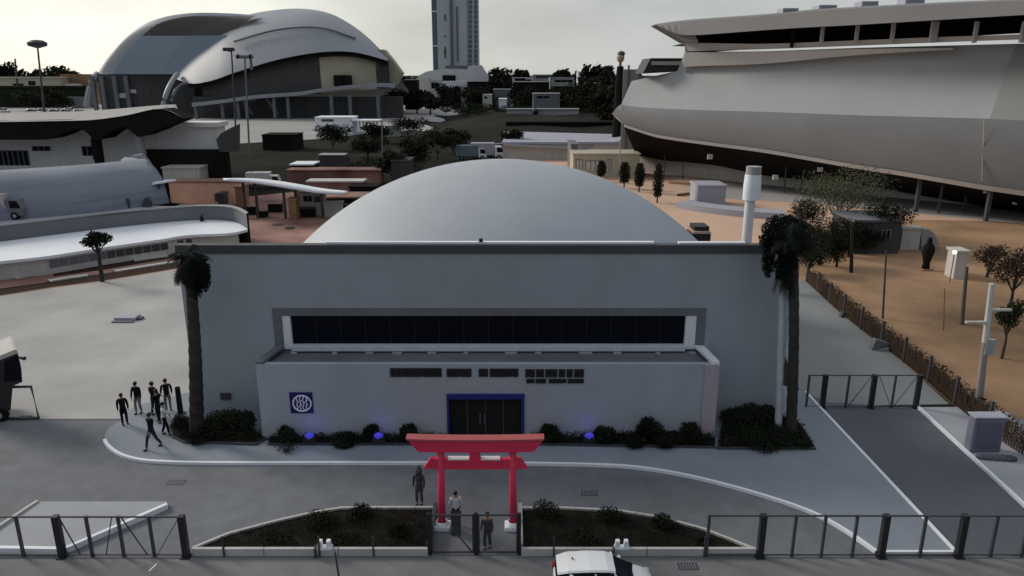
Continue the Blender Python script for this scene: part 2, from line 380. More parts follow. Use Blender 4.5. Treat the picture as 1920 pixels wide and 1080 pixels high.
MB().box(gx0, gx1, FF - .25, FF + .4, gz0 - .3, gz0, .02).build('sill', mat('sill_paint', (.62, .66, .74), .6, .08, 3), wf)
# front block
bx0, bx1 = D(479, 683, FB).x, D(1349, 683, FB).x; bz = D(960, 683, FB).z
dx0, dx1, dz1 = D(838, 760, FB).x, D(983, 760, FB).x, D(900, 738, FB).z
px1 = D(1321, 700, FB).x
w = MB(); w.box(bx0, dx0, FB, FB + .35, 0, bz); w.box(dx1, px1, FB, FB + .35, 0, bz); w.box(dx0, dx1, FB, FB + .35, dz1, bz)
w.box(bx0, bx0 + .35, FB + .35, FF, 0, bz); w.box(bx1 - .35, bx1, FB + .35, FF, 0, bz)
w.build('entrance_block', M['block'], pl)
MB().box(px1, bx1, FB - .12, FB + .35, 0, bz, .02).build('pier', M['pink'], pl)
MB().box(bx0 + .35, bx1 - .35, FB + .35, FF - .0, bz - .5, bz - .26).build('block_roof', mat('felt_roof', (.15, .165, .19), .9, .2, .8, .2), pl)
# sloping cheek walls that tie the block to the window frame
for (xa, xb, s) in ((bx0, wx0, 1), (bx1, wx1, -1)):
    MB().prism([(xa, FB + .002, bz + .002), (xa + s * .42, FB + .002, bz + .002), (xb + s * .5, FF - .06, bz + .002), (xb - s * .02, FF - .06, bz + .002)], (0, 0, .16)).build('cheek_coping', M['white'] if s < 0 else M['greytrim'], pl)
for i in range(12):
    x = bx0 + 1.5 + i * 2.05 + random.uniform(-.5, .5); MB().box(x, x + random.uniform(.25, .8), FF - .5, FF - .3, bz - .26, bz - .14, .01).build('roof_fitting', M['concrete'], pl)
# door
df = MB(); df.box(dx0, dx1, FB - .14, FB + .3, dz1 - .3, dz1, .02); df.box(dx0, dx0 + .12, FB - .1, FB + .3, 0.1, dz1 - .3); df.box(dx1 - .16, dx1, FB - .1, FB + .3, 0.1, dz1 - .3)
dd = df.build('door', M['navy'], pl)
MB().box(dx0 + .12, dx1 - .16, FB + .12, FB + .18, .1, dz1 - .3).build('glass', mat('door_glass', (.016, .016, .014), .35, .3, .6, spec=.15), dd)
for i in range(1, 4):
    x = dx0 + .12 + (dx1 - dx0 - .28) * i / 4; MB().box(x - .03, x + .03, FB + .08, FB + .14, .1, dz1 - .3).build('mullion', M['steel'], dd)
h_ = MB(); x = (dx0 + dx1) / 2 - .2
for s in (-.12, .12): h_.tube([(x + s, FB + .04, 1.0), (x + s, FB + .04, 1.6)], .02)
h_.build('handle', M['greytrim'], dd)
MB().box(D(414, 740, FF).x, D(433, 740, FF).x, FF - .12, FF, D(420, 748, FF).z, D(420, 736, FF).z, .02).build('wall_vent', M['steel'], pl)

# emblem board
ex0, ex1 = D(544, 755, FB).x, D(587, 755, FB).x; ez0, ez1 = D(560, 774, FB).z, D(560, 735, FB).z; ex, ez = (ex0 + ex1) / 2, (ez0 + ez1) / 2
em = thing('emblem_sign', 'square navy sign with white round emblem on the front wall left of the door', 'sign', (ex, FB, ez))
MB().box(ex0, ex1, FB - .07, FB - .01, ez0, ez1, .03).build('board', M['navy2'], em)
rg = MB(); yy = FB - .085; er = .47
ring = [Vector((ex + .02 + er * math.cos(a) * (1.12 if math.cos(a) > 0 else 1), yy, ez + er * math.sin(a) * 1.0 - .02)) for a in [k * 2 * math.pi / 32 for k in range(33)]]
rg.tube(ring, .045, 6, cap=False)
rg.build('ring', M['white'], em)
gl = MB()
for k, xx in enumerate((-.24, -.07, .1, .27)):
    hh = math.sqrt(max(.01, er ** 2 - xx ** 2)) * .85; pts = []
    for j in range(7):
        t = -1 + j / 3; pts.append(Vector((ex + .02 + xx + .035 * math.sin(j * 2.1 + k), yy, ez - .02 + t * hh)))
    gl.tube(pts, .032, 5)
    if k < 5:
        for t in ((-.4, .35) if k % 2 else (.05,)): gl.tube([Vector((ex + .02 + xx, yy, ez + t * hh)), Vector((ex + .12 + xx, yy, ez + t * hh + .05))], .018, 5)
gl.build('emblem_strokes', M['white'], em)
# lettering
sg = thing('wall_lettering', 'row of dark block lettering high on the entrance block', 'lettering', (D(915, 705, FB).x, FB, 4))
def word(px0, px1, py0, py1, n, thin=.035):
    m = MB(); a, b = D(px0, py1, FB), D(px1, py0, FB); wd = (b.x - a.x) / n; z0, z1 = a.z, b.z; h = z1 - z0
    m.box(a.x, b.x, FB - .02, FB - .003, z0, z1)
    for i in range(n):
        x = a.x + i * wd; k = random.randrange(4); q = x + wd - thin
        m.box(x, x + wd * .45, FB - .07, FB - .021, z0, z1)
        if k != 1: m.box(x + wd * .45, q, FB - .07, FB - .021, z1 - h * .35, z1)
        if k != 2: m.box(x + wd * .45, q, FB - .07, FB - .021, z0, z0 + h * .33)
    m.build('word', M['black'], sg)
word(732, 828, 690, 706, 11); word(838, 884, 691, 706, 5); word(898, 915, 691, 706, 2); word(918, 972, 691, 706, 6)
for a_, b_ in ((985, 1003), (1005, 1020), (1022, 1045), (1047, 1060), (1062, 1074), (1076, 1095)): word(a_, b_, 692, 707, 2)
for a_, b_ in ((987, 1002), (1004, 1024), (1029, 1062), (1064, 1095)): word(a_, b_, 710, 718, 3, .02)

# ================================================================== TORII GATE
t0, t1 = G(829, 990), G(960, 990); TY = (t0.y + t1.y) / 2
tg = thing('torii_gate', 'red wooden torii gate with upswept lintel at the street entrance', 'torii gate', ((t0.x + t1.x) / 2, TY, 0))
tzt = D(890, 820, TY).z; tzb = D(890, 845, TY).z; nz1 = D(890, 860, TY).z; nz0 = D(890, 878, TY).z
def curve_beam(x0, x1, xb0, xb1, z0, z1, lift, y, th):
    m = MB(); n = 20; rows = []
    for i in range(n + 1):
        u = i / n; s = (2 * u - 1); l = lift * abs(s) ** 2.2
        xt = x0 + (x1 - x0) * u; xb = xb0 + (xb1 - xb0) * u
        rows.append([Vector((xb, y - th, z0 + l * .8)), Vector((xt, y - th, z1 + l)), Vector((xt, y + th, z1 + l)), Vector((xb, y + th, z0 + l * .8))])
    return m.loft(rows, n=0, closed=True, cap=True)
cx_ = (t0.x + t1.x) / 2
curve_beam(D(765, 820, TY).x, D(1018, 820, TY).x, D(785, 845, TY).x, D(1001, 845, TY).x, tzb, tzt - .08, .05, TY, .2).build('lintel', M['red'], tg)
curve_beam(D(762, 818, TY).x, D(1020, 820, TY).x, D(765, 820, TY).x, D(1018, 820, TY).x, tzt - .08, tzt - .0, .055, TY, .26).build('lintel_cap', M['redtop'], tg)
curve_beam(D(808, 868, TY).x, D(976, 868, TY).x, D(794, 868, TY).x, D(989, 868, TY).x, nz0, nz1, .05, TY, .11).build('tie_beam', M['red'], tg)
MB().box(D(881, 850, TY).x, D(900, 850, TY).x, TY - .1, TY + .1, nz1, tzb, .01).build('strut', M['red'], tg)
for s in (-1, 1):
    a = t0.x if s < 0 else t1.x + .06
    MB().tube([(a, TY, .2), (a + (.02 if s < 0 else -.02), TY, 1.8), (a + (.04 if s < 0 else -.04), TY, tzb + .02)], [.175, .16, .155], 20).build('pillar', M['red'], tg, smooth=True)
    f = MB(); f.box(a - .4, a + .4, TY - .32, TY + .32, 0, .22, .05).revolve([(.34, .22), (.25, .38), (.22, .38), (.2, .2)], (a, TY, 0), 20)
    f.build('pillar_foot', M['white'], tg)
w_ = MB()
for a, b in ((840, 880), (902, 938)):
    w_.box(D(a, 858, TY).x, D(b, 858, TY).x, TY - .15, TY + .15, nz1 + .0, nz1 + .06, .01)
w_.build('tie_beam_cap', M['white'], tg)

# ================================================================== FENCES
def fence(name, label, x0px, x1px, py, ytop, thick, thin, braces, group=None, m=None, base_rail=True, rail_w=.05):
    m = m or M['steel']
    a, b = G(x0px, py), G(x1px, py); Y = a.y; zt = D(960, ytop, Y).z
    f = thing(name, label, 'fence', ((a.x + b.x) / 2, Y, 0), group)
    MB().box(a.x, b.x, Y - .03, Y + .03, zt - .06, zt).build('top_rail', m, f)
    MB().box(a.x, b.x, Y - .025, Y + .025, .08, .13).build('bottom_rail', m, f)
    for p in thick:
        x = G(p, py).x; MB().box(x - .13, x + .13, Y - .13, Y + .13, 0, zt + .02, .01).box(x - .2, x + .2, Y - .2, Y + .2, 0, .06).build('post', M['black'], f)
    for p in thin:
        x = G(p, py).x; MB().box(x - .055, x + .055, Y - .055, Y + .055, 0, zt + .01).build('picket', m, f)
    for p, q in braces:        # pixel columns: bottom p to top q
        MB().bar((G(p, py).x, Y - .02, .1), (G(q, py).x, Y - .02, zt - .05), .05, .03).build('brace', m, f)
    return f
fence('street_fence', 'black steel fence in front of the pale triangular ramp', -120, 352, 1044, 968, [118, 350], [-60, 45, 174, 233, 290], [(152, 125), (200, 222), (278, 240), (296, 346)])
fence('street_fence', 'long black steel fence crossing the foot of the dark ramp', 1322, 2060, 1044, 966, [1424, 1651, 1796, 2040], [1324, 1484, 1539, 1597, 1724, 1856, 1914, 1975], [])
fence('back_fence', 'short braced steel fence at the top of the dark ramp', 1511, 1722, 765, 703, [1541, 1632, 1716], [1511, 1585, 1671], [(1589, 1626), (1669, 1640), (1674, 1710)])
def planter(label, poly, x0, x1, side, posts):
    """flower bed: kerb along its curved back, low white wall in front"""
    P = PX(poly); Yf = G(800, 1043).y
    t = thing('planting_bed', label, 'flower bed', ((P[0].x + P[-1].x) / 2, Yf, 0), 'planting beds either side of the torii gate')
    q = [(p.x, max(p.y, Yf + .17), 0) for p in P]; q = ([(G(x0, 1043).x + .1, Yf + .161, 0)] if side > 0 else []) + q + ([(G(x1, 1043).x - .05, Yf + .16, 0)] if side < 0 else [])
    xs = [p[0] for p in q]; loc0 = min(xs); loc1 = max(xs)
    MB().prism([(a, b, .16) for a, b, c in q], (0, 0, -.14)).build('soil', M['soil'], t)
    ribbon(P, .14, 0.0, .26).build('kerb', M['kerb'], t)
    a, b = G(x0, 1043).x, G(x1, 1043).x
    cuts = sorted([a, b] + [G(p, 1043).x for p in posts])
    for u, v in zip(cuts, cuts[1:]): MB().box(u + .015, v - .015, Yf, Yf + .16, 0, .36, .015).build('front_wall', M['kerb'], t)
    pm = []
    for p in posts[::2]: MB().box(G(p, 1043).x - .035, G(p, 1043).x + .035, Yf - .06, Yf - .002, 0, 1.9 if p in (495, 415) else 1.0).build('post', M['steel'], t)
    ex_ = a if side > 0 else b
    MB().box(ex_ - .09, ex_ + .09, Yf + .17, P[-1].y if side < 0 else P[0].y, 0, .5, .02).build('end_wall', M['concrete'] if side > 0 else M['steel'], t)
    return t
pL = planter('dark planting bed left of the torii gate with curved pale kerb', [(362, 1036), (430, 1008), (520, 984), (590, 968), (640, 960), (700, 959), (812, 959)], 360, 803, -1, [421, 495, 600, 635, 701])
pR = planter('dark planting bed right of the torii gate with curved pale kerb', [(979, 960), (1060, 960), (1160, 965), (1240, 978), (1320, 1000), (1385, 1026), (1412, 1037)], 977, 1418, 1, [1038, 1213, 1320])
def shrub(label, px, py, w, h, group='shrubs in the planting beds', m='leaf', n=1300, size=.05, name='shrub', Y=None, flat=1.0):
    g = G(px, py) if Y is None else Vector((D(px, py, Y).x, Y, 0))
    t = thing(name, label, 'shrub', g, group)
    c = MB()
    for k in range(4):
        c.leaves(g + Vector((random.uniform(-.3, .3) * w, random.uniform(-.25, .25) * w, h * random.uniform(.42, .62))), (w * .42, w * .42 * flat, h * .45), n // 4, size, .15)
    c.build('foliage', M[m], t, fix=False)
    s = MB()
    for k in range(5):
        a = k * 1.3; s.tube([g + Vector((0, 0, -.02)), g + Vector((math.cos(a) * w * .2, math.sin(a) * w * .2, h * .6))], [.03, .012], 5)
    s.build('stem', M['bark'], t)
    return t
for args in (('shrub at the back of the left planting bed', 600, 990, 1.5, .7), ('tall shrub breaking over the kerb of the left planting bed', 672, 974, 1.1, .8),
             ('low shrub at the front of the left planting bed', 650, 1020, 1.0, .4), ('wide low shrub in the thin left corner of the left planting bed', 520, 1015, 1.2, .3),
             ('round shrub breaking over the kerb nearest the right gate pillar', 1030, 978, 1.2, .95), ('square trimmed shrub midway along the right planting bed', 1147, 984, 1.1, .85),
             ('shrub third along the kerb of the right planting bed', 1245, 996, 1.1, .7), ('wide shrub at the front of the right planting bed', 1100, 1018, 1.2, .4), ('low shrub in the thin end of the right planting bed', 1320, 1024, .8, .35),
             ('shrub beside the gate wall in the left planting bed', 750, 1005, 1.0, .4)):
    shrub(*args)
def spot(label, px, py):
    g = G(px, py); t = thing('spotlight', label, 'spotlight', g, 'white spotlights on the planting bed walls')
    b_ = MB(); b_.box(g.x - .33, g.x + .33, g.y - .14, g.y + .14, .3, .42, .02); b_.build('base', M['white'], t)
    for s in (-1, 1): MB().prism([(g.x + s * .08, g.y - .1, .42), (g.x + s * .3, g.y - .1, .42), (g.x + s * .26, g.y - .1, .72), (g.x + s * .1, g.y - .1, .72)], (0, .2, 0)).build('lamp_head', M['white'], t)
    MB().box(g.x - .4, g.x - .34, g.y - .3, g.y + .0, 0, .5).build('bracket', M['steel'], t)
spot('white spotlight on the front wall of the left planting bed', 610, 1040)
spot('white spotlight on the front wall of the right planting bed', 1165, 1040)
# gate under the torii
Yg = 27.9; gt = thing('street_gate', 'dark steel double gate below the torii gate', 'gate', (D(888, 1040, Yg).x, Yg, 0))
for name_, a, b in (('gate_leaf', 810, 889), ('gate_leaf', 897, 971)):
    x0, x1 = D(a, 1040, Yg).x, D(b, 1040, Yg).x; m = MB(); zt = 1.95
    m.box(x0, x1, Yg - .03, Yg + .03, zt - .06, zt); m.box(x0, x1, Yg - .03, Yg + .03, .08, .14); m.box(x0, x0 + .07, Yg - .035, Yg + .035, .08, zt); m.box(x1 - .07, x1, Yg - .035, Yg + .035, .08, zt)
    m.build(name_, M['steel'], gt)
MB().bar((D(848, 1040, Yg).x, Yg, 1.3), (D(884, 1040, Yg).x, Yg, .15), .05).build('brace', M['steel'], gt)
for a in (806, 893, 973):
    x = D(a, 1040, Yg).x; MB().box(x - .09, x + .09, Yg - .09, Yg + .09, 0, 2.0, .01).build('post', M['black'], gt)
# left pale triangular ramp
P = PX([(-60, 1034), (72, 947), (314, 947), (314, 953), (122, 1037)])
lr = MB(); z = [.12, .2, .2, .2, .12]
a = [lr.b.verts.new((p.x, p.y, zz)) for p, zz in zip(P, z)]; b = [lr.b.verts.new((p.x, p.y, 0)) for p in P]
lr.b.faces.new(a); lr.b.faces.new(b[::-1])
for i in range(5): lr.b.faces.new((a[i], b[i], b[(i + 1) % 5], a[(i + 1) % 5]))
struct('pale_platform', lr, mat('platform_concrete', (.34, .35, .37), .8, .08, .5, .1))
struct('platform_kerb', ribbon([P[3], P[4], P[0]], .2, 0, .26), M['white'])
struct('platform_edge', ribbon([P[0], P[1]], .16, .0, .27), M['kerb'])

# ================================================================== PALMS and beds by the facade
def palm(label, base, top, r0, r1, fronds, rad, droop, skirt, crown_sc=1.0, spread=(0, 2 * math.pi), drop=1.0, core=None):
    t = thing('palm_tree', label, 'palm tree', base)
    base, top = Vector(base), Vector(top); tr = MB(); pts = []; rr_ = []
    for i in range(30):
        u = i / 29; pts.append(base.lerp(top, u) + Vector((.12 * math.sin(u * 3), 0, 0))); rr_.append((r0 + (r1 - r0) * u) * (1.0 + (.07 if i % 2 else -.03)) + (.12 if i == 0 else 0))
    tr.tube(pts, rr_, 14).build('trunk', M['bark'], t)
    c = MB()
    def frond(az, el, L, dr, wdt):
        p = top + Vector((0, 0, .1)); d = Vector((math.cos(az) * math.cos(el), math.sin(az) * math.cos(el), math.sin(el))); last = p; n = 14; prev = None
        side = Vector((-math.sin(az), math.cos(az), 0))
        for i in range(n):
            d = (d + Vector((0, 0, -dr / n))).normalized(); q = last + d * L / n; u = i / n
            wl = wdt * (.35 + math.sin(math.pi * min(1, u + .12))) 
            for s in (-1, 1):
                for k in (0, .5):
                    b0 = last.lerp(q, k); tip = b0 + side * s * wl * random.uniform(.8, 1.1) + d * wl * .5 + Vector((0, 0, -wl * random.uniform(.25, .6)))
                    w2 = d * L / n * .42
                    f = [c.b.verts.new(b0), c.b.verts.new(b0 + w2), c.b.verts.new(tip)]; c.b.faces.new(f)
            last = q
    for i in range(fronds): frond(random.uniform(*spread), random.uniform(-.3, 1.3), rad * random.uniform(.8, 1.15), droop, rad * .26)
    for (ox, oz, rx, rz, nn) in core or (): c.leaves(top + Vector((ox, 0, oz)), (rx, rx * .8, rz), nn, .085, .15)
    c.build('crown', M['frond'], t, fix=False)
    k = MB(); top0 = top; c = k
    for i in range(skirt):
        top = top0 - Vector((0, 0, drop * random.random() ** 1.4)); frond(random.uniform(0, 6.3), random.uniform(-1.3, -.4), rad * random.uniform(.4, .75), 1.2, rad * .2)
    k.build('dead_frond_skirt', M['bark'] if not crown_sc else M['frond'], t, fix=False)
    return t
b1 = G(1483, 812); tp = D(1486, 432, b1.y - .3)
palm('tall palm tree with hanging crown at the right corner of the planetarium', b1, tp, .30, .24, 60, 1.9, 2.6, 70, drop=2.6, core=[(-.5, .1, 1.15, .75, 2600), (-.1, -.7, .8, .9, 1800), (-1.3, -.5, .45, .6, 700), (-1.1, -1.7, .38, .9, 800), (-.45, -2.0, .28, .8, 500)])
b3 = G(1459, 808); b3t = D(1468, 520, b3.y - .2)
t = thing('bare_palm', 'slim pale bare palm trunk standing just left of the tall dark palm trunk', 'palm tree', b3)
MB().tube([b3.lerp(b3t, i / 13) for i in range(14)], [.21 - .005 * i + (.012 if i % 2 else 0) for i in range(14)], 12).build('trunk', mat('pale_bark', (.50, .52, .55), .85, .25, 1.4, .4), t)
m_ = MB()
for k in range(9):
    a_ = k * .7; m_.tube([b3t, b3t + Vector((math.cos(a_) * .35, math.sin(a_) * .35, .1)), b3t + Vector((math.cos(a_) * .5, math.sin(a_) * .5, -.9))], [.05, .04, .02], 5)
m_.build('dead_frond', M['bark'], t)
b2 = G(369, 822); tp2 = D(354, 492, b2.y)
palm('leaning palm tree with small ragged crown at the left corner of the planetarium', b2, tp2, .40, .26, 46, 1.45, 2.6, 46, drop=1.6, core=[(.25, -.5, .85, 1.0, 2600), (.55, -.9, .5, .8, 1200)])
def bed(label, poly, h, shr):
    P = PX(poly); t = thing('garden_bed', label, 'garden bed', (sum(p.x for p in P) / len(P), P[0].y, 0.11), 'garden beds along the facade')
    MB().prism([(p.x, p.y, .2) for p in P], (0, 0, -.12)).build('soil', M['soil'], t)
    ribbon(P + [P[0]], .1, .1, .13).build('edging', M['steel'], t)
    return t
bed('rounded garden bed under the left palm tree', [(330, 786), (318, 808), (325, 824), (345, 834), (480, 838), (500, 828), (478, 815), (440, 800)], 0, 0)
bed('long garden bed under the front wall left of the door', [(505, 838), (830, 838), (830, 825), (505, 826)], 0, 0)
bed('long garden bed under the front wall right of the door', [(992, 838), (1340, 844), (1340, 822), (992, 822)], 0, 0)
bed('garden bed under the tall right palm tree', [(1345, 846), (1528, 846), (1500, 800), (1465, 785), (1358, 785)], 0, 0)
gb = 'shrubs in the garden beds along the facade'
for lab, px, py, w, h in (('bushy dark shrub against the facade behind the left palm tree', 415, 808, 2.0, 1.3), ('second bushy shrub between the left palm tree and the entrance block', 458, 815, 1.3, 1.5), ('low shrub at the rim of the rounded left bed', 380, 828, 1.6, .8),
    ('shrub left of the first blue floodlight', 537, 832, .9, 1.0), ('shrub between the first blue floodlight and the second', 640, 832, 1.6, .7), ('slim shrub just left of the second blue floodlight', 693, 831, .8, 1.1),
    ('shrub under the left tip of the torii lintel', 765, 831, .9, 1.2), ('leafy shrub between the torii lintel and the third blue floodlight', 1030, 833, 1.0, 1.3), ('round shrub just right of the third blue floodlight', 1134, 833, 1.0, 1.0),
    ('young tree like shrub with heart shaped crown on the right of the front wall', 1217, 830, 1.2, 1.55), ('small upright shrub under the right of the front wall', 1294, 832, .9, 1.4), ('low shrub between the two upright shrubs on the right', 1255, 836, 1.4, .8),
    ('low shrub left of the heart shaped one', 1180, 836, 1.4, .75),
    ('broad dark shrub at the foot of the facade beside the pink pier', 1380, 800, 1.7, 1.2), ('broad dark shrub left of the tall palm trunk', 1420, 800, 1.7, 1.35), ('low spreading shrub in front of the tall palm trunk', 1440, 832, 2.6, .6), ('pointed low shrub at the right tip of the palm bed', 1498, 836, 1.3, .6)):
    shrub(lab, px, py, w, h, gb, n=int(1400 + 900 * w), size=.075)
shrub('round dark bush alone on the plaza in front of the left bed', 536, 850, .9, .6, gb, n=500, size=.04)
# blue floodlights
for i, (lab, px) in enumerate((('blue glowing floodlight below the emblem sign', 590), ('blue glowing floodlight midway between emblem and door', 716), ('blue glowing floodlight right of the torii lintel', 1101))):
    g = G(px, 822); g.y = FB - .75; t = thing('floodlight', lab, 'floodlight', g, 'blue floodlights at the foot of the front wall')
    MB().box(g.x - .3, g.x + .3, g.y - .16, g.y + .0, .2, .62, .05).build('housing', M['plastic'], t)
    MB().tube([(g.x - .32, g.y - .08, .15), (g.x - .32, g.y - .08, .45)], .03).tube([(g.x + .32, g.y - .08, .15), (g.x + .32, g.y - .08, .45)], .03).build('bracket', M['steel'], t)
    MB().ball((g.x, g.y - .02, .62), .27, 3, (1, .6, .8)).build('lens', mat('blue_lens', (.05, .05, .6), .3, .05, 2, emit=((.06, .055, .6), .4)), t, smooth=True)
    ld = bpy.data.lights.new('blue_light', 'POINT'); ld.energy = 4.5; ld.color = (.14, .12, 1); ld.shadow_soft_size = .5
    lo = bpy.data.objects.new('blue_light', ld); COL.objects.link(lo); lo.location = (g.x, g.y + .1, 1.0)

g = G(857, 988); t = thing('litter_bin', 'dark upright litter bin between the torii pillars', 'bin', g)
MB().box(g.x - .21, g.x + .21, g.y - .7, g.y - .3, 0, .95, .04).build('body', M['steel'], t); MB().box(g.x - .24, g.x + .24, g.y - .73, g.y - .27, .95, 1.02, .02).build('lid', M['black'], t)
p, q = G(279, 1071), G(294, 1057); struct('road_mark', ribbon([p, q], .06, .004, .004), M['white'])
# low planting that fills the beds
def cover(name, m, pts, n, size, h):
    mb = MB(); P = PX(pts); x0, x1 = min(p.x for p in P), max(p.x for p in P); y0, y1 = min(p.y for p in P), max(p.y for p in P); k = 0
    while k < n:
        x, y = random.uniform(x0, x1), random.uniform(y0, y1); ins = False
        for i in range(len(P)):
            a, b = P[i], P[i - 1]
            if (a.y > y) != (b.y > y) and x < (b.x - a.x) * (y - a.y) / (b.y - a.y) + a.x: ins = not ins
        if ins: mb.leaves((x, y, .2 + h * .4), (.3, .3, h * .5), 9, size, .1); k += 1
    o = mb.build(name, M[m], fix=False); o['kind'] = 'stuff'
cover('ground_cover', 'litter', [(385, 1034), (440, 1010), (520, 990), (600, 974), (700, 964), (798, 964), (798, 1034)], 800, .035, .12)
cover('ground_cover', 'litter', [(984, 966), (1060, 966), (1160, 971), (1240, 984), (1320, 1005), (1385, 1032), (984, 1034)], 800, .035, .12)
cover('ground_cover', 'leaf', [(1350, 842), (1520, 842), (1495, 802), (1462, 790), (1360, 790)], 700, .07, .5)
cover('ground_cover', 'leaf', [(335, 790), (325, 806), (345, 828), (475, 832), (490, 826), (440, 800)], 500, .07, .4)
cover('ground_cover', 'leaf', [(508, 836), (828, 836), (828, 827), (508, 828)], 360, .06, .45)
cover('ground_cover', 'leaf', [(996, 836), (1338, 841), (1338, 824), (996, 824)], 450, .06, .5)

for i, (px, py, w_) in enumerate(((330, 905, .45), (1105, 925, .4), (1290, 1062, .42))):
    g = G(px, py); struct('drain_cover', MB().box(g.x - w_, g.x + w_, g.y - .25, g.y + .25, 0, .012), M['steel'])
    t_ = MB()
    for k in range(6): t_.box(g.x - w_ + .08 + k * (2 * w_ - .1) / 6, g.x - w_ + .13 + k * (2 * w_ - .1) / 6, g.y - .2, g.y + .2, .012, .018)
    struct('drain_slots', t_, M['greytrim'])

# ================================================================== LEFT TERRACES
front = PX([(-260, 520), (-100, 503), (0, 490), (90, 480), (200, 463), (300, 449), (350, 441), (430, 437), (464, 430)], 2.0)
back = PX([(464, 429), (450, 420), (430, 414), (385, 412), (320, 416), (200, 428), (0, 453), (-100, 465), (-260, 480)], 2.0)
front = resample(front, 40); backr = resample(back, 40)
pv = thing('curved_pavilion', 'long low curved pavilion with white roof and a row of small square windows', 'pavilion', (front[20].x, front[20].y, 0))
MB().prism(front + backr, (0, 0, -.3)).build('roof', M['white'], pv)
m = MB(); inn = [p + Vector((0, .5, -.3)) for p in front[:-2]]
m.loft([[p - Vector((0, 0, 1.7)) for p in inn], inn, [p + Vector((0, .3, 0)) for p in inn], [p + Vector((0, .3, -1.7)) for p in inn]], n=0).build('wall', M['offwhite'], pv)
for px in list(range(92, 345, 18)):
    i = min(range(len(front)), key=lambda k: abs(960 + F * front[k].x / (front[k].y * CP + 18 * SP) - px))
    i = min(i, len(front) - 2); a = front[i]; d = (front[i + 1] - front[i]).normalized()
    q = a + Vector((0, .47, -.95)); MB().bar(q - d * .42, q + d * .42, .08, .75).build('window', M['greytrim'] if px < 200 else M['steel'], pv)
wl = [p + Vector((0, .05, -2)) for p in backr]
rw = thing('retaining_wall', 'dark grey curved retaining wall behind the white pavilion roof', 'wall', (wl[20].x, wl[20].y, 0))
MB().loft([wl, [p + Vector((0, .1, 3.7)) for p in wl], [p + Vector((0, .7, 3.7)) for p in wl], [p + Vector((0, .7, 0)) for p in wl]], n=0).build('wall', M['slate'], rw)
MB().loft([[p + Vector((0, -.05, 3.71)) for p in wl], [p + Vector((0, -.05, 3.85)) for p in wl], [p + Vector((0, .8, 3.85)) for p in wl], [p + Vector((0, .8, 3.71)) for p in wl]], n=0).build('coping', M['concrete'], rw)
tw = [p for p in wl if p.x < G(322, 400, 3.7).x]
struct('terrace', MB().prism([Vector((p.x, p.y + .75, 3.65)) for p in tw] + [Vector((-57, 110, 3.65)), Vector((-120, 110, 3.65))], (0, 0, -3.6)), M['paleroof'])
hb = resample(PX([(-260, 432), (-100, 422), (0, 414), (120, 404), (200, 396), (300, 383), (318, 381)], 3.66), 40)
def off(c, dy, z, dx=0): return [Vector((p.x + dx * i / len(c), p.y + dy, z)) for i, p in enumerate(c)]
hl = thing('vaulted_hall', 'big windowless hall with blue grey vaulted cladding on the left terrace', 'hall', (hb[20].x, hb[20].y, 3.66))
def wrap(c, dx, dy=18): return c + [c[-1] + Vector((dx, dy * .3, 0)), c[-1] + Vector((dx, dy, 0))]
rowsx = []
for dy, z, dx in ((0, 3.66, 0), (.2, 5.2, -.3), (1.0, 6.8, -1.0), (2.4, 7.9, -2.4), (4.4, 8.5, -4.2), (7, 8.7, -6), (11, 8.2, -8), (13.5, 7.0, -8.5), (13.8, 3.66, -8.5)):
    rowsx.append(wrap(off(hb, dy, z, dx), -(14 - dy) * .55, 14 - dy))
MB().loft(rowsx, n=0).build('cladding', M['hall'], hl, smooth=True)
q = D(298, 352, 98); MB().box(q.x - .7, q.x + .5, 97, 98.6, q.z - .5, q.z + .6).build('window', M['steel'], hl)
MB().prism([D(285, 343, 96.2), D(312, 339, 97.0), D(330, 336, 99), D(300, 338, 99)], (0, 0, -.25)).build('awning', M['white'], hl)
for i, px in enumerate((238, 276)):
    g = G(px, 390 - i * 2, 3.66); t = thing('sculpture', ('left' if i == 0 else 'right') + ' of two dark shell shaped lumps in front of the vaulted hall', 'sculpture', g, 'dark shells by the hall')
    m = MB(); pr = [(0, 0), (1.0, 0), (1.0, 1.0), (.85, 1.7), (.45, 1.55), (.12, .9), (-.05, .35)]
    m.prism([(g.x - .45 + a * .95, g.y - .3, g.z + b * .75) for a, b in pr], (0, .7, 0)); m.build('shell', M['steel'], t)
    MB().box(g.x - .5, g.x + .6, g.y - .4, g.y + .5, g.z, g.z + .06).build('plinth', M['slate'], t)
# box truck at the far left
def box_truck(label, g, sc, cab, name='box_truck', group=None, rz=0):
    t = thing(name, label, 'truck', (0, 0, 0), group)
    MB().box(-3.2, 1.2, -1.15, 1.15, .8, 3.0, .06).build('cargo_box', cab, t)
    c = MB(); c.prism([(1.3, -1.05, .5), (3.0, -1.05, .5), (3.05, -1.05, 1.3), (2.6, -1.05, 2.35), (1.3, -1.05, 2.4)], (0, 2.1, 0)); k = c.build('cab', M['slate'] if 'terrace' in label else M['carwhite'], t)
    MB().prism([(2.35, -1.07, 1.35), (2.96, -1.07, 1.35), (2.6, -1.07, 2.2), (1.7, -1.07, 2.2), (1.7, -1.07, 1.35)], (0, 2.14, 0)).build('windscreen', M['glass'], k)
    for x in (-2.2, 2.1):
        for y in (-.95, .95): w_ = MB().tube([(x, y - .14, .45), (x, y + .14, .45)], .45, 16).build('wheel', M['tyre'], t); MB().tube([(x, y - .15, .45), (x, y + .15, .45)], .22, 12).build('rim', M['rim'], w_)
    t.location = g; t.scale = (sc, sc, sc); t.rotation_euler.z = rz; return t
box_truck('small delivery truck with pale box parked on the terrace at the left edge', G(6, 409, 3.66), 1.0, mat('truck_pink', (.5, .42, .4), .6, .1, 1))

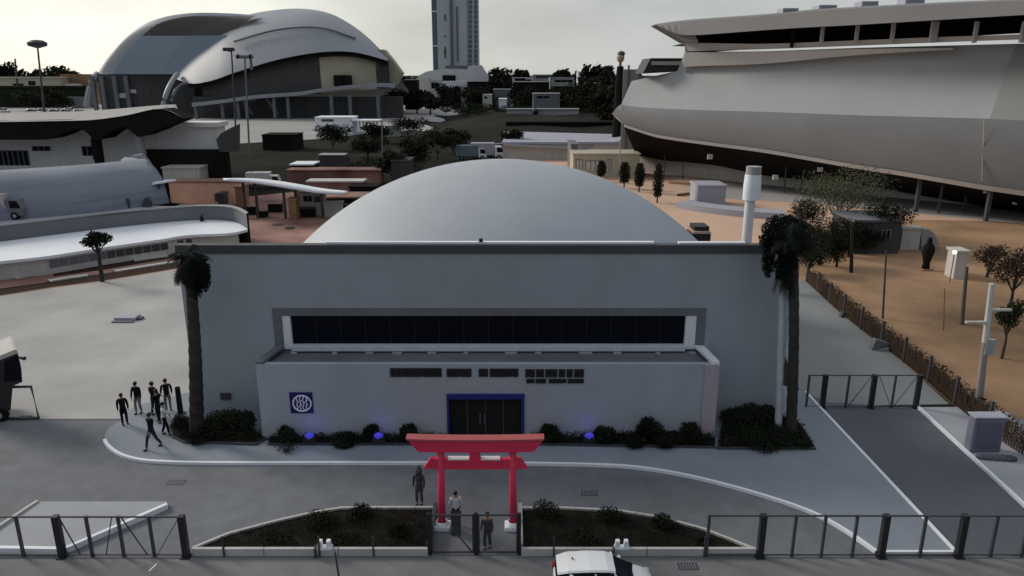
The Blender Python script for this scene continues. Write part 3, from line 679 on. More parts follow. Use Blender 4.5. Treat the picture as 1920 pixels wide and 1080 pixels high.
# buildings beyond the hall
def house(name, label, px0, px1, pt, Y, dep, m, pb=None, cat='building', group=None, wins=(), roof=None, z0=None, winm='glass', ang=0):
    a = D(px0, pt, Y); b = D(px1, pt, Y); zb = 0 if z0 is None else z0
    if pb is not None: zb = D(px0, pb, Y).z
    t = thing(name, label, cat, ((a.x + b.x) / 2, Y, zb), group)
    MB().box(a.x, b.x, Y, Y + dep, zb, a.z).build('wall', M[m], t)
    e = max(.15, (b.x - a.x) * .01)
    MB().box(a.x - e, b.x + e, Y - e, Y + dep + e, a.z, a.z + e * 1.6).build('roof', M[roof or m], t)
    for (x0, x1, y0, y1) in wins:
        p, q = D(x0, y1, Y), D(x1, y0, Y)
        f = MB().box(p.x, q.x, Y - .06, Y - .004, p.z, q.z).build('window', M[winm], t)
        if (x1 - x0) > 8:
            fr = MB(); n = max(2, int((x1 - x0) / 9))
            for i in range(n + 1):
                x = p.x + (q.x - p.x) * i / n; fr.box(x - .08, x + .08, Y - .1, Y - .062, p.z, q.z - .001)
            fr.box(p.x - .08, q.x + .08, Y - .12, Y - .06, q.z - .002, q.z + .12); bmesh.ops.remove_doubles(fr.b, verts=fr.b.verts, dist=1e-5)
            fr.build('frame', M['greytrim'], f)
    return t
house('terrace_building', 'cream walled building in three bays below the dark wavy canopy', -120, 405, 238, 127, 4, 'bay', z0=0, wins=[(62, 94, 275, 283), (156, 172, 275, 292), (-20, 52, 283, 310), (176, 186, 262, 300)])
house('lower_storey', 'dark olive lower storey right of the vaulted hall', 266, 424, 284, 125.5, 1.4, 'soffit', z0=0, cat='building')
tb = thing('terrace_fins', 'curved dark fins rising at the right end of the cream building', 'wall', D(425, 260, 124))
tb_m = MB(); tb_m.prism([D(412, 285, 124), D(405, 262, 124), (D(414, 250, 124)), D(432, 240, 124), D(445, 234, 124), D(445, 285, 124)], (-.6, 3, 0)); tb_m.build('wall', M['darkwall'], tb)
cn = thing('wavy_canopy', 'dark wavy canopy deck with V shaped columns over the cream building', 'canopy', (D(120, 300, 126).x, 126, 0))
low = [(-160, 262), (0, 262), (85, 262), (104, 256), (138, 241), (156, 243), (178, 263), (186, 262), (205, 248), (232, 236), (252, 252), (259, 257), (266, 255), (290, 246), (318, 234), (338, 226)]
upx = [(338, 219), (300, 204), (240, 216), (200, 222), (160, 226), (0, 229), (-160, 231)]
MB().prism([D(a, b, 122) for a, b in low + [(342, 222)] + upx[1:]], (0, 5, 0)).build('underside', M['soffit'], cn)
fr_ = resample([D(a, b - .4, 121.8) for a, b in upx[::-1]], 30); bk_ = resample([D(a, b, 168) for a, b in [(-160, 219), (0, 212), (160, 208), (300, 197), (330, 196)]], 30)
MB().loft([fr_, bk_, [p - Vector((0, 0, .8)) for p in bk_], [p + Vector((0, .3, -.5)) for p in fr_]], n=0).build('deck', M['beige'], cn, smooth=False)
for px in (181, 262):
    a = D(px, 262, 124); MB().tube([(a.x, 124, 0), (a.x, 124, a.z + 1)], [.75, .75], 10).build('column', M['soffit'] if px < 200 else M['concrete'], cn)

# peach court
house('court_wall', 'long peach coloured court wall with warm light painted into its colour, beside the vaulted hall', 316, 452, 342, 119, 3, 'court', z0=0, cat='wall', wins=[(404, 417, 364, 377)], winm='steel', roof='terra')  # no lamp here: the warm light on the wall is put into its peach colour
house('parapet_block', 'small white block on top of the peach court wall', 304, 373, 316, 122, 5, 'offwhite', pb=338, cat='building')
house('court_kiosk', 'dark small kiosk against the peach court wall', 407, 418, 365, 116, 2, 'steel', z0=0, cat='kiosk')
house('court_kiosk', 'pale fronted kiosk under the left end of the white wavy canopy', 440, 452, 352, 113, 3, 'brown', z0=0, cat='kiosk')
wc = thing('white_canopy', 'thin white wavy canopy on dark posts over the red paved yard', 'canopy', (D(540, 400, 104).x, 104, 0))
c1 = [D(a, b, 104 - .0) for a, b in ((424, 336), (470, 339), (510, 345), (560, 353), (600, 359), (650, 361))]
c2 = [D(a, b, 111) for a, b in ((418, 334), (470, 334), (515, 338), (560, 345), (605, 353), (652, 358))]
MB().loft([c1, c2], 30).build('roof', M['white'], wc, smooth=True, solid=.3)
for px, zt in ((455, 338), (478, 341), (531, 349), (553, 352), (602, 360)):
    q = D(px, zt, 106); MB().box(q.x - .16, q.x + .16, 105.8, 106.1, 0, q.z - .05).build('post', M['steel'], wc)
house('yard_kiosk', 'small white kiosk with two square windows under the white wavy canopy', 555, 603, 365, 108, 2.5, 'offwhite', z0=0, cat='kiosk', wins=[(570, 585, 368, 378), (590, 600, 369, 379)])
house('yard_kiosk', 'plain brown yard box under the middle of the white wavy canopy', 540, 554, 376, 104.5, 1.8, 'brown', z0=0, cat='kiosk')
house('yard_wall', 'low white wall right of the yard kiosk', 607, 641, 380, 107, .6, 'offwhite', z0=0, cat='wall')
house('yard_wall', 'long low pinkish wall along the edge of the dark lawn', 538, 712, 321, 138, 4, 'terra', z0=0, cat='wall', roof='terra')
house('yard_wall', 'short pale wall in front of the long pinkish wall', 575, 680, 342, 124, 3, 'terra', z0=0, cat='wall', roof='offwhite')
house('yard_shed', 'small dark shed with white flat roof at the lawn edge', 544, 586, 310, 142, 5, 'soffit', z0=0, cat='shed', roof='white')
house('yard_shed', 'dark square shed just left of the dome', 733, 768, 303, 140, 6, 'darkwall', z0=0, cat='shed')
house('yard_shed', 'low grey slab shed on the dark lawn', 598, 645, 292, 155, 3, 'darkwall', z0=0, cat='shed', roof='concrete')
house('yard_shed', 'black flat kiosk on the beige forecourt', 491, 553, 254, 205, 8, 'soffit', z0=0, cat='kiosk')
for i, (px, py, w) in enumerate(((521, 421, 1.5), (543, 428, 1.4))):
    g = G(px, py); struct('paving_hatch', MB().revolve([(w * .5, .01), (w * .5, .07), (w * .42, .09)], g, 20), M['black'])
house('delivery_van', 'x', 0, 1, 0, 1, 1, 'white') if False else None
box_truck('small white van parked by the yard below the tall lamp posts', G(497, 352), .95, M['carwhite'], 'parked_van', rz=.1)

# ================================================================== ARENA
ar = thing('arena', 'huge grey arena with two curved shell roofs on the left horizon', 'arena', (D(450, 215, 350).x, 350, 0))
ob = [(182, 139), (203, 105), (238, 66), (287, 38), (350, 25), (420, 25), (480, 29)]
ib = [(212, 139), (228, 110), (256, 78), (266, 68), (295, 45), (350, 31), (420, 30), (478, 30)]
IB = resample([D(a, b, 384) for a, b in ib], 41)
MB().loft([[D(a, b, 389) for a, b in ob], [D((a * 3 + 12 + a) / 4 + 3, b - .2, 385.5) for a, b in ob], IB], 41).build('roof_rim', M['shell'], ar, smooth=True)
k_ = min(range(41), key=lambda i: abs(IB[i].z - D(0, 68, 384).z))
MB().loft([IB[:k_ + 1], [D(a, b, 377) for a, b in ((300, 139), (318, 110), (340, 80), (350, 67))], [D(a, b, 374) for a, b in ((352, 139), (385, 110), (412, 80), (428, 66))]], 20).build('roof_panel', M['steelblue'], ar, smooth=False)
MB().loft([IB[k_:], [D(a, b, 382) for a, b in ((350, 67), (372, 55), (400, 42), (430, 34), (478, 30))], [D(a, b, 379) for a, b in ((428, 66), (440, 57), (455, 46), (468, 37), (480, 30))]], 20).build('roof_panel', M['brownpanel'], ar, smooth=False)
rim = [D(332, 149, 366), D(362, 157, 358), D(400, 150, 354), D(440, 136, 352), D(520, 112, 350), (D(600, 98, 350)), D(665, 98, 352), D(727, 114, 362)]
rdg = [D(336, 134, 392), D(358, 98, 398), D(400, 58, 404), D(450, 32, 408), D(505, 20, 410), D(560, 16, 410), D(612, 23, 408), D(652, 42, 402), D(692, 72, 392), D(726, 108, 376)]
m1 = [D(331, 144, 370), D(356, 128, 366), D(398, 100, 364), D(440, 80, 362), D(520, 58, 362), D(600, 54, 362), D(668, 74, 364), D(727, 110, 366)]
m2 = [D(333, 138, 380), D(356, 108, 380), D(398, 72, 382), D(445, 46, 384), D(515, 30, 385), D(595, 27, 384), D(668, 62, 380), D(727, 109, 370)]
bk = [Vector((p.x + 4, 440, 6)) for p in (rdg[0], rdg[3], rdg[6], rdg[9])]
MB().loft([rim, m1, m2, rdg], 40).build('roof_shell', M['shell'], ar, smooth=True)
MB().loft([rdg, bk], 40).build('rear_shell', M['shell'], ar, smooth=True)
MB().tube(resample([p + Vector((0, -1.0, .35)) for p in m1[3:7]], 30), .45, 6).build('roof_seam', M['greytrim'], ar)
def inset(c, dy, n=30): return [p + Vector((0, dy, -.3)) for p in resample(c, n)]
eave = resample(rim, 60)
def part_of(c, x0, x1):
    r = []
    for p in c:
        px = 960 + F * p.x / (p.y * CP + (H - p.z) * SP)
        if x0 <= px <= x1: r.append(p)
    return r
def wallpart(x0, x1, m, zb_pts, dy=3.0, name='wall'):
    c = [p + Vector((0, dy, -.2)) for p in part_of(eave, x0, x1)]; lw = [Vector((p.x, p.y + 1.0, zb_pts(p))) for p in c]
    return MB().loft([c, lw], n=0).build(name, m, ar)
def zb_(p):
    px = 960 + F * p.x / (p.y * CP + (H - p.z) * SP); return D(px, 184 - max(0, px - 480) * .075, p.y).z
wallpart(370, 600, M['darkwall'], zb_); cr = wallpart(594, 706, M['cream'], zb_); wallpart(702, 728, M['darkwall'], zb_)
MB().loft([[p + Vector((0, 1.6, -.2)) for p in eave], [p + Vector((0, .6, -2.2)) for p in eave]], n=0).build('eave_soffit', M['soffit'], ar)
for x0, x1 in ((625, 639), (642, 657)):
    a, b = D(x0, 162, 351.0), D(x1, 141, 351.0); MB().box(a.x, b.x, 352.3, 354, a.z, b.z).build('window', M['soffit'], ar)
bc = [D(a, b, 348) for a, b in ((360, 200), (420, 193), (480, 185), (560, 179), (620, 170), (705, 163), (740, 165))]
MB().loft([bc, [p + Vector((0, 0, 1.6)) for p in bc], [p + Vector((0, 7, 1.6)) for p in bc], [p + Vector((0, 7, 0)) for p in bc]], 30).build('balcony', M['shell'], ar)
ws = MB(); a = D(362, 200, 358); b = D(752, 200, 358); ws.box(a.x, b.x, 358, 366, 0, D(500, 182, 358).z); ws.build('lower_wall', M['darkwall'], ar)
a0 = D(170, 215, 380); b0 = D(362, 200, 380); MB().box(a0.x + 4, b0.x, 384, 400, 0, D(200, 139, 384).z).build('lower_wall', M['darkwall'], ar)
for px in (365, 415, 444, 460, 512, 538, 620, 655, 708):
    q = D(px, 192 if px < 430 else (186 if px < 500 else 178), 350); MB().box(q.x - .7, q.x + .7, 350, 351.4, 0, q.z).build('column', M['greytrim'], ar)
MB().box(D(415, 200, 351).x, D(480, 200, 351).x, 352, 353, D(440, 190, 352).z, D(440, 186, 352).z).build('beam', M['greytrim'], ar)
for px in (452, 500): MB().bar(D(px, 184, 351), D(px + 22, 215, 351), 1.4).build('brace', M['steel'], ar)
MB().tube(resample([D(300, 217, 345), D(306, 195, 346), D(316, 165, 350), D(327, 146, 360), D(333, 139, 366)], 16), [1.1] * 16, 8).build('buttress', M['shell'], ar)
MB().tube(resample([D(322, 190, 350), D(328, 172, 352), D(338, 160, 356), D(352, 155, 358)], 12), .7, 8).build('buttress', M['greytrim'], ar)
MB().tube(resample([D(164, 200, 384), D(168, 175, 384), D(176, 150, 386), D(186, 139, 388)], 10), 2.0, 8).build('buttress', M['shell'], ar)
for px in (172, 190, 214, 236): q = D(px, 142, 383); MB().box(q.x - .9, q.x + .9, 382, 383.5, 0, q.z).build('column', M['slate'], ar)
for x0, x1, y0, y1 in ((218, 232, 175, 184), (236, 250, 168, 175)): a, b = D(x0, y1, 381), D(x1, y0, 381); MB().box(a.x, b.x, 383.4, 383.9, a.z, b.z).build('panel', M['offwhite'], ar)
MB().prism([D(703, 92, 372), D(720, 93, 372), D(736, 112, 372), D(754, 137, 372), D(742, 160, 372), D(728, 150, 372), D(724, 112, 372)], (0, 8, 0)).build('end_fin', M['cream'], ar)

# ================================================================== HORIZON buildings
tw_ = thing('office_tower', 'tall pale green office tower rising out of the top of the picture', 'tower', (D(853, 128, 640).x, 640, 0))
tx = lambda p: D(p, 100, 640).x
MB().box(tx(821), tx(876), 640, 660, 0, 150).build('wall', M['tower'], tw_)
MB().box(tx(811), tx(821), 642, 660, 0, 150).build('glass_bay', M['towerglass'], tw_)
MB().box(tx(876), tx(897), 642, 660, 0, 150).build('side_wall', M['tower'], tw_)
MB().box(tx(845), tx(850), 638.5, 640, 0, 150).build('fin', M['slate'], tw_)
MB().box(tx(856.5), tx(859.5), 639, 640, D(0, 115, 640).z, D(0, 12, 640).z).build('fin', M['slate'], tw_)
for y in (20, 85): MB().box(tx(811) - .2, tx(821), 641.5, 642, D(0, y + 2, 640).z, D(0, y, 640).z).build('floor_band', M['white'], tw_)
for i in range(16):
    y = -18 + i * 9.2; a = D(879, y + 6.6, 642); b = D(885, y, 642); MB().box(a.x, b.x, 641.4, 642, a.z, b.z).build('window', M['towerglass'], tw_)
    a = D(889, y + 7.4, 642); b = D(895, y, 642); MB().box(a.x, b.x, 641.6, 642, a.z, b.z).build('window', M['slate'] if i % 3 else M['towerglass'], tw_)
for i, y in enumerate((27, 66, 88, 97)): a = D(833, y + (12 if i != 1 else 4), 640); b = D(836.5, y, 640); MB().box(a.x, b.x, 639.7, 640, a.z, b.z).build('window', M['slate'], tw_)
MB().box(D(831, 128, 600).x, D(877, 124, 600).x, 620, 640, 0, D(0, 123, 620).z).build('podium', M['slate'], tw_)
wb = thing('white_building', 'low white curved roof building at the foot of the tower', 'building', (D(850, 165, 470).x, 470, 0))
o_ = [(784, 190), (784, 142), (800, 134), (828, 129), (860, 129), (876, 131), (878, 123), (902, 122), (907, 131), (914, 140), (914, 153), (875, 154), (875, 190)]
MB().prism([D(a, b, 470) for a, b in o_], (0, 20, 0)).build('wall', mat('bright_wall', (.6, .61, .62), .7, .08, .1), wb)
for x0, x1, y0, y1, mm_ in ((830, 854, 141, 152, 'soffit'), (783, 808, 147, 172, 'offwhite'), (850, 875, 153, 157, 'soffit')):
    a, b = D(x0, y1, 469.4), D(x1, y0, 469.4); MB().box(a.x, b.x, 469.4, 470, a.z, b.z).build('window' if mm_ != 'offwhite' else 'door', M[mm_], wb)
house('gate_building', 'small bright white archway building below the white curved roof', 830, 876, 153, 450, 8, 'white', z0=0)
ag = D(857, 168, 449); MB_ = thing('arch_opening', 'dark round arch in front of the bright white building', 'archway', (ag.x, 449, 0))
MB().tube([(ag.x, 446, ag.z), (ag.x, 449.6, ag.z)], 2.1, 20).build('opening', M['soffit'], MB_); MB().box(ag.x - 2.1, ag.x + 2.1, 446, 449.6, 0, ag.z).build('opening_base', M['soffit'], MB_)
hs = [('dark long hall with pale roof right of the tower', 962, 1030, 154, 430, 'soffit', 'concrete', [(965, 985, 147, 152)]), ('grey office with small windows above the dark long hall', 960, 1000, 146, 520, 'offwhite', None, [(965, 996, 149, 152)]),
      ('grey stepped block behind the dark mound', 1031, 1077, 146, 480, 'concrete', None, [(1040, 1074, 150, 154)]), ('small white cube block among the dark trees', 1084, 1100, 135, 560, 'white', None, []),
      ('dark navy shed right of the long hall', 1034, 1072, 163, 400, 'soffit', None, []), ('low pale wall building under the dark trees', 1098, 1136, 156, 470, 'concrete', None, []),
      ('dark low block left of the dark mound', 876, 914, 154, 440, 'soffit', None, []), ('low cream shed at the far left edge', -60, 112, 147, 520, 'cream', None, [(27, 44, 157, 175), (54, 66, 152, 160)]),
      ('brown shed with arched roof at the far left', 112, 176, 140, 530, 'brown', None, []), ('tiny white block with two windows on the brown shed', 122, 133, 158, 515, 'offwhite', None, []),
      ('dark glass box left of the arena', 118, 150, 183, 460, 'slate', None, [])]
for lab, a, b, t_, Y, mm_, rf, wn in hs: house('distant_building', lab, a, b, t_, Y, 14, mm_, z0=0, roof=rf, wins=wn, group='distant low buildings')
# pavilion roofs of the middle distance
house('long_pavilion', 'long white pavilion with dark strip window in front of the arena', 590, 660, 221, 262, 10, 'white', z0=0, wins=[(603, 625, 224, 228)], winm='steel')
mpv = thing('open_pavilion', 'white columned lean-to at the right of the long white pavilion', 'pavilion', (D(685, 240, 264).x, 264, 0))
MB().box(D(660, 225, 264).x, D(712, 225, 264).x, 262, 270, D(0, 227, 264).z, D(0, 225, 264).z).build('roof', M['white'], mpv)
for k in range(8): x = D(661 + k * 6.5, 230, 264).x; MB().box(x - .25, x + .25, 264, 264.5, 0, D(0, 227, 264).z).build('column', M['white'], mpv)
house('blue_roof_hall', 'wide low hall with pale bluish roof behind the dome', 943, 1176, 270, 182, 2, 'offwhite', z0=0, roof='paleroof')
br = thing('shed_roof', 'broad pale bluish roof sloping above the wide low hall', 'roof', D(1050, 260, 185))
MB().prism([D(943, 270, 181), D(1085, 276, 181), D(1172, 262, 184), D(1172, 252, 205), D(944, 246, 215)], (0, 0, -.5)).build('roof', M['paleroof'], br)
house('olive_house', 'pale yellow low house behind the cypress row', 1075, 1200, 290, 150, 8, 'cream', z0=0, wins=[(1098, 1125, 302, 318), (1137, 1146, 300, 322), (1080, 1092, 300, 318)], winm='offwhite')
house('grey_corner_house', 'grey windowless annex left of the pale yellow house', 1071, 1083, 272, 158, 10, 'slate', z0=0)
house('low_annex', 'low dark olive band building on the mound crest', 950, 1170, 232, 240, 8, 'soffit', pb=248, cat='building')
house('low_annex', 'thin pale wall on the mound with a black ball on it', 950, 1085, 206, 300, 4, 'concrete', z0=0, cat='wall')
house('entry_kiosk', 'small dark kiosk with white front on the verge of the entry road', 722, 747, 237, 250, 5, 'concrete', z0=0, cat='kiosk')
t = thing('stone_ball', 'black round ball on the thin pale wall of the mound', 'ball', D(1004, 210, 299)); q = D(1004, 209, 299); MB().ball(q, 1.25, 2).build('ball', M['black'], t); MB().tube([(q.x, q.y, 0), (q.x, q.y, q.z)], .5).build('pedestal', M['steel'], t)

# ================================================================== STADIUM
st = thing('stadium', 'large grey stadium with overhanging roof and leaning panel wall on the right', 'stadium', (D(1600, 380, 125).x, 125, 0))
def SY(px): return 1 / (.00667 + (px - 1165) * 4.29e-6)
def SC(pts, off=0): return [D(a, b, SY(a) + off) for a, b in pts]
rt = [(1229, 45), (1290, 37), (1440, 26), (1520, 18), (1600, 13), (1750, 5), (1920, -2), (2150, -10)]
re = [(1229, 46), (1262, 61), (1300, 66), (1440, 56), (1520, 51), (1600, 47), (1750, 38), (1920, 28), (2150, 16)]
sof = [(1285, 79), (1300, 80), (1340, 80), (1440, 80), (1520, 76), (1600, 74), (1750, 68), (1920, 62), (2150, 55)]
MB().loft([SC(rt, 8), SC([(a, b + 3) for a, b in rt], 1), SC([(a, b) for a, b in re], 0)], 50).build('roof_fascia', M['stadroof'], st, smooth=False)
re0 = re; re = [(1300, 66)] + re[3:]
MB().prism([D(a, b, SY(a) + 1.2) for a, b in ((1229, 46), (1262, 57), (1300, 60), (1310, 79), (1286, 79), (1262, 65))], (0, 5, 0)).build('roof_tip', M['stadroof'], st)
MB().prism([D(a, b, SY(1290) + 4.4) for a, b in ((1285, 77), (1302, 77), (1302, 134), (1285, 134))], (3, 10, 0)).build('end_wall', M['stad'], st)
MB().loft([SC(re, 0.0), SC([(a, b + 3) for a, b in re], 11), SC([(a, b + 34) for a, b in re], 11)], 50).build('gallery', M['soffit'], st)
MB().loft([SC(rt, 8), [Vector((p.x * 1.55 + 3, p.y + 60, p.z + 1)) for p in SC(rt, 8)]], 50).build('roof', M['stadroof'], st)
ledge = [(1284, 80), (1340, 81), (1440, 82), (1600, 76), (1750, 70), (1920, 64), (2150, 56)]
ledgeb = [(1284, 96), (1340, 95), (1440, 92), (1600, 86), (1750, 80), (1920, 74), (2150, 68)]
MB().loft([[p + Vector((0, 12, -.2)) for p in SC(ledge, 5)], SC(ledge, 4), SC(ledgeb, 4.2)], 40).build('ledge', M['fascia'], st)
l2 = [(1284, 98), (1340, 98), (1440, 97), (1600, 92), (1785, 90)]; l2b = [(1284, 125), (1340, 123), (1440, 119), (1600, 104), (1790, 93)]
MB().loft([SC([(a, b - 1) for a, b in l2], 7), SC(l2, 3.4), SC(l2b, 3.9), SC(l2b, 8)], 40).build('ledge', M['fascia'], st)
top_ = [(1284, 98), (1285, 99), (1340, 98), (1440, 96), (1600, 90), (1750, 86), (1905, 82)]
midl = [(1165, 196), (1200, 201), (1300, 206), (1440, 210), (1600, 216), (1750, 220), (1856, 223)]
up1 = [(1270, 133), (1300, 133), (1360, 134), (1440, 134), (1600, 134), (1750, 134), (1892, 132)]
up2 = [(1184, 152), (1230, 160), (1300, 164), (1440, 168), (1600, 172), (1750, 176), (1875, 178)]
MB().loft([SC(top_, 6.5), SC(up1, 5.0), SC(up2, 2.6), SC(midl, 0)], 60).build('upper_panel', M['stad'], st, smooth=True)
MB().loft([SC([(1905, 82), (1980, 80), (2150, 76)], 6.6), SC([(1856, 223), (1960, 228), (2150, 238)], .05)], 20).build('side_panel', mat('stadium_side', (.30, .295, .28), .6, .1, .12), st)
seam = [(1147, 213), (1158, 200), (1165, 196)] 
bot = [(1170, 233), (1200, 243), (1240, 254), (1340, 268), (1440, 281), (1600, 308), (1700, 323), (1850, 348), (1920, 358), (2150, 395)]
low1 = [(1165, 196), (1200, 201), (1300, 206), (1440, 210), (1600, 216), (1750, 220), (1856, 223), (1920, 226), (2150, 236)]
lowm = [(1150, 213), (1190, 222), (1260, 232), (1340, 238), (1440, 246), (1600, 262), (1750, 274), (1920, 292), (2150, 316)]
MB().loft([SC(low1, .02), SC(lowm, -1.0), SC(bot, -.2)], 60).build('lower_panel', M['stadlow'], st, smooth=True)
MB().loft([SC(bot, -.45), SC([(a, b + 5 + (a - 1170) * .006) for a, b in bot], -.25), SC([(a, b + 5) for a, b in bot], 1)], 60).build('bottom_lip', M['fascia'], st)
und = [(1192, 290), (1240, 300), (1340, 310), (1440, 330), (1600, 345), (1700, 362), (1850, 388), (1920, 398), (2150, 430)]
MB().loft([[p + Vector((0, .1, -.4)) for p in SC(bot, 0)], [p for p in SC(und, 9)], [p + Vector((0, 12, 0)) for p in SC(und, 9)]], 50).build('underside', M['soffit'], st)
gw = SC(und, 9.2); MB().loft([[p + Vector((0, 4, .2)) for p in gw], [Vector((p.x, p.y + 4, 0)) for p in gw]], 40).build('ground_wall', M['offwhite'], st)
MB().loft([SC(seam, -.6), SC([(1147, 213), (1160, 226), (1171, 234)], .2)], 10).build('prow', M['fascia'], st)
dk = MB().prism([D(1205, 138, 146), D(1220, 109, 146), D(1284, 109, 146), D(1282, 134, 146)], (0, 9, 0)).build('balcony', M['black'], st)
MB().box(D(1222, 117, 145.8).x, D(1280, 117, 145.8).x, 145.5, 145.8, D(0, 122, 145.8).z, D(0, 115, 145.8).z).build('balustrade', M['concrete'], dk)
for px in (1486, 1541, 1606, 1673, 1750, 1828, 1917):
    a = D(px, 80, SY(px) + 3.2); b = D(px, 40, SY(px) + 3.2); w_ = .45 if px != 1750 else .95
    MB().box(a.x - w_ / 2, a.x + w_ / 2, a.y, a.y + .5, a.z - (.8 if px == 1486 else .0), b.z).build('column', M['soffit'] if px == 1486 else M['fascia'], st)
for px, pb_, w_ in ((1850, 415, .5), (1760, 400, .3), (1718, 398, .5), (1808, 397, .3), (1470, 362, .2), (1502, 364, .2), (1245, 333, .15), (1280, 336, .15)):
    g = G(px, pb_); MB().box(g.x - w_ / 2, g.x + w_ / 2, g.y, g.y + w_, 0, D(px, 340 if px > 1550 else 300, g.y).z + 1).build('column', M['steel'], st)
for px, py, w_ in ((1332, 294, .9), (1539, 318, .7), (1857, 355, 1.2), (1905, 382, .25), (1455, 333, .8)):
    Y = SY(px) + 1.5; c = D(px, py, Y); MB().box(c.x - w_ / 2, c.x + w_ / 2, Y, Y + .6, c.z - w_ * .5, c.z + w_ * .5).build('wall_lamp', M['offwhite'], st)
MB().tube([D(1845, 223, SY(1845) - .6), D(1843, 285, SY(1843) - .9), D(1841, 340, SY(1841) - .6)], .05, 6).build('cable', M['offwhite'], st)
for (a, b, c, d) in ((1468, 1498, 15, 20), (1536, 1570, 9, 14), (1616, 1648, 2, 8), (1698, 1735, -4, 3)):
    p, q = D(a, d, 132), D(b, c, 132)
    t = thing('roof_unit', 'pale rooftop unit on the stadium roof, ' + {1468: 'leftmost of the four', 1536: 'second from the left with a bluish frame', 1616: 'third from the left', 1698: 'rightmost near the picture top'}[a], 'rooftop unit', (p.x, 132, p.z - 1), 'units along the stadium roof edge')
    MB().box(p.x, q.x, 132, 135, p.z - 1.2, q.z, .05).build('casing', M['paleroof'], t)
    MB().box(p.x + .2, q.x - .2, 131.9, 132, p.z + .1, q.z - .15).build('grille', M['concrete'], t)
pf = thing('prow_fence', 'two grey posts with a pale screen beside the stadium prow', 'fence', D(1190, 150, 170))
a, b = D(1168, 158, 170), D(1204, 130, 170); MB().box(a.x, b.x, 170, 170.2, 0, b.z).build('screen', M['concrete'], pf)
for px in (1179, 1200): x = D(px, 120, 169.8).x; MB().box(x - .2, x + .2, 169.5, 169.8, 0, D(px, 122, 169.8).z).build('post', M['greytrim'], pf)
fg = D(1163, 120, 200); t = thing('figure_statue', 'tall dark statue with tan head standing on the horizon left of the stadium', 'statue', (fg.x, 200, 0))
MB().tube([(fg.x, 200, 0), (fg.x + .2, 200, D(0, 150, 200).z), (fg.x, 200, D(0, 124, 200).z)], [1.6, 1.3, .8], 10).build('robe', M['soffit'], t)
MB().tube([(fg.x, 200, D(0, 124, 200).z), (fg.x, 200, D(0, 116, 200).z)], .35).build('neck', M['skin'], t)
MB().ball((fg.x, 200, D(0, 108, 200).z), 1.05, 3, (.95, 1, 1.2)).build('head', mat('statue_tan', (.5, .36, .25), .7, .15, 2), t, smooth=True)
MB().ball((fg.x + .15, 200, D(0, 101, 200).z), 1.0, 2, (1.0, 1.1, .75)).build('hair', M['brownpanel'], t)

# ================================================================== RIGHT YARD
py_ = thing('white_pylon', 'white cylindrical pylon with wide head behind the planetarium roof', 'pylon', (D(1402, 450, 70).x, 70, 0))
X = D(1402, 450, 70).x; zz = lambda y: D(1402, y, 70).z; pxm = 70 * CP / F * 1.07
MB().tube([(X - .1, 70, 0), (X - .1, 70, zz(374))], .46, 24).build('shaft', mat('pylon_white', (.72, .73, .76), .6, .05, 2), py_, smooth=False)
MB().tube([(X, 70, zz(374)), (X - .03, 70, zz(350)), (X - .02, 70, zz(327))], [.80, .80, .74], 24).build('head', M['white'], py_)
MB().tube([(X - .02, 70, zz(327)), (X - .02, 70, zz(312))], .70, 24).build('cap', M['concrete'], py_)
for i, (px, pt_, pb_, w_) in enumerate(((1104, 307, 322, .6), (1127, 302, 332, .52), (1170, 305, 345, .62), (1198, 307, 352, .55), (1232, 310, 372, .5))):
    g = G(px, pb_ + 8); g2 = D(px, pt_, g.y)
    t = thing('cypress_tree', ('small round dark cypress behind the dome, leftmost of the row', 'second dark cypress of the row leaning beside the dome', 'third dark cypress of the row, broad and upright', 'fourth dark cypress of the row', 'tallest dark cypress at the right end of the row, on a bare stem')[i], 'cypress', g, 'row of clipped cypress trees behind the dome')
    MB().tube([g, (g.x, g.y, g2.z * .6)], [.13, .08], 8).build('trunk', M['bark'], t)
    c = MB(); z0 = 1.1 if i else .2; pw = .62 if i < 4 else .5
    hgt = g2.z - z0
    for k in range(7): u = (k + .5) / 7; c.leaves((g.x, g.y, z0 + hgt * u), (w_ * 1.95 * math.sin(math.pi * (u * .8 + .14)) ** .5, w_ * 1.7, hgt * .12), 420, .13, .1)
    c.build('crown', M['leaf'], t, fix=False)
for lab, px, py2, w_, h_ in (('dark stacked equipment box behind the roof edge left of the white pylon', 1346, 438, 2.0, 1.2),):
    q = D(1346, 450, 62); t = thing('equipment_box', lab, 'equipment', (q.x, 62, 0))
    MB().box(D(1328, 0, 62).x, D(1366, 0, 62).x, 62, 64, 0, D(0, 438, 62).z, .02).build('cabinet', M['black'], t)
    MB().box(D(1329, 0, 62).x, D(1365, 0, 62).x, 61.9, 64.1, D(0, 438, 62).z, D(0, 434, 62).z).build('shelf', M['peach'], t)
    MB().box(D(1333, 0, 62).x, D(1363, 0, 62).x, 62.2, 64, D(0, 434, 62).z, D(0, 426, 62).z).build('top_box', M['black'], t)
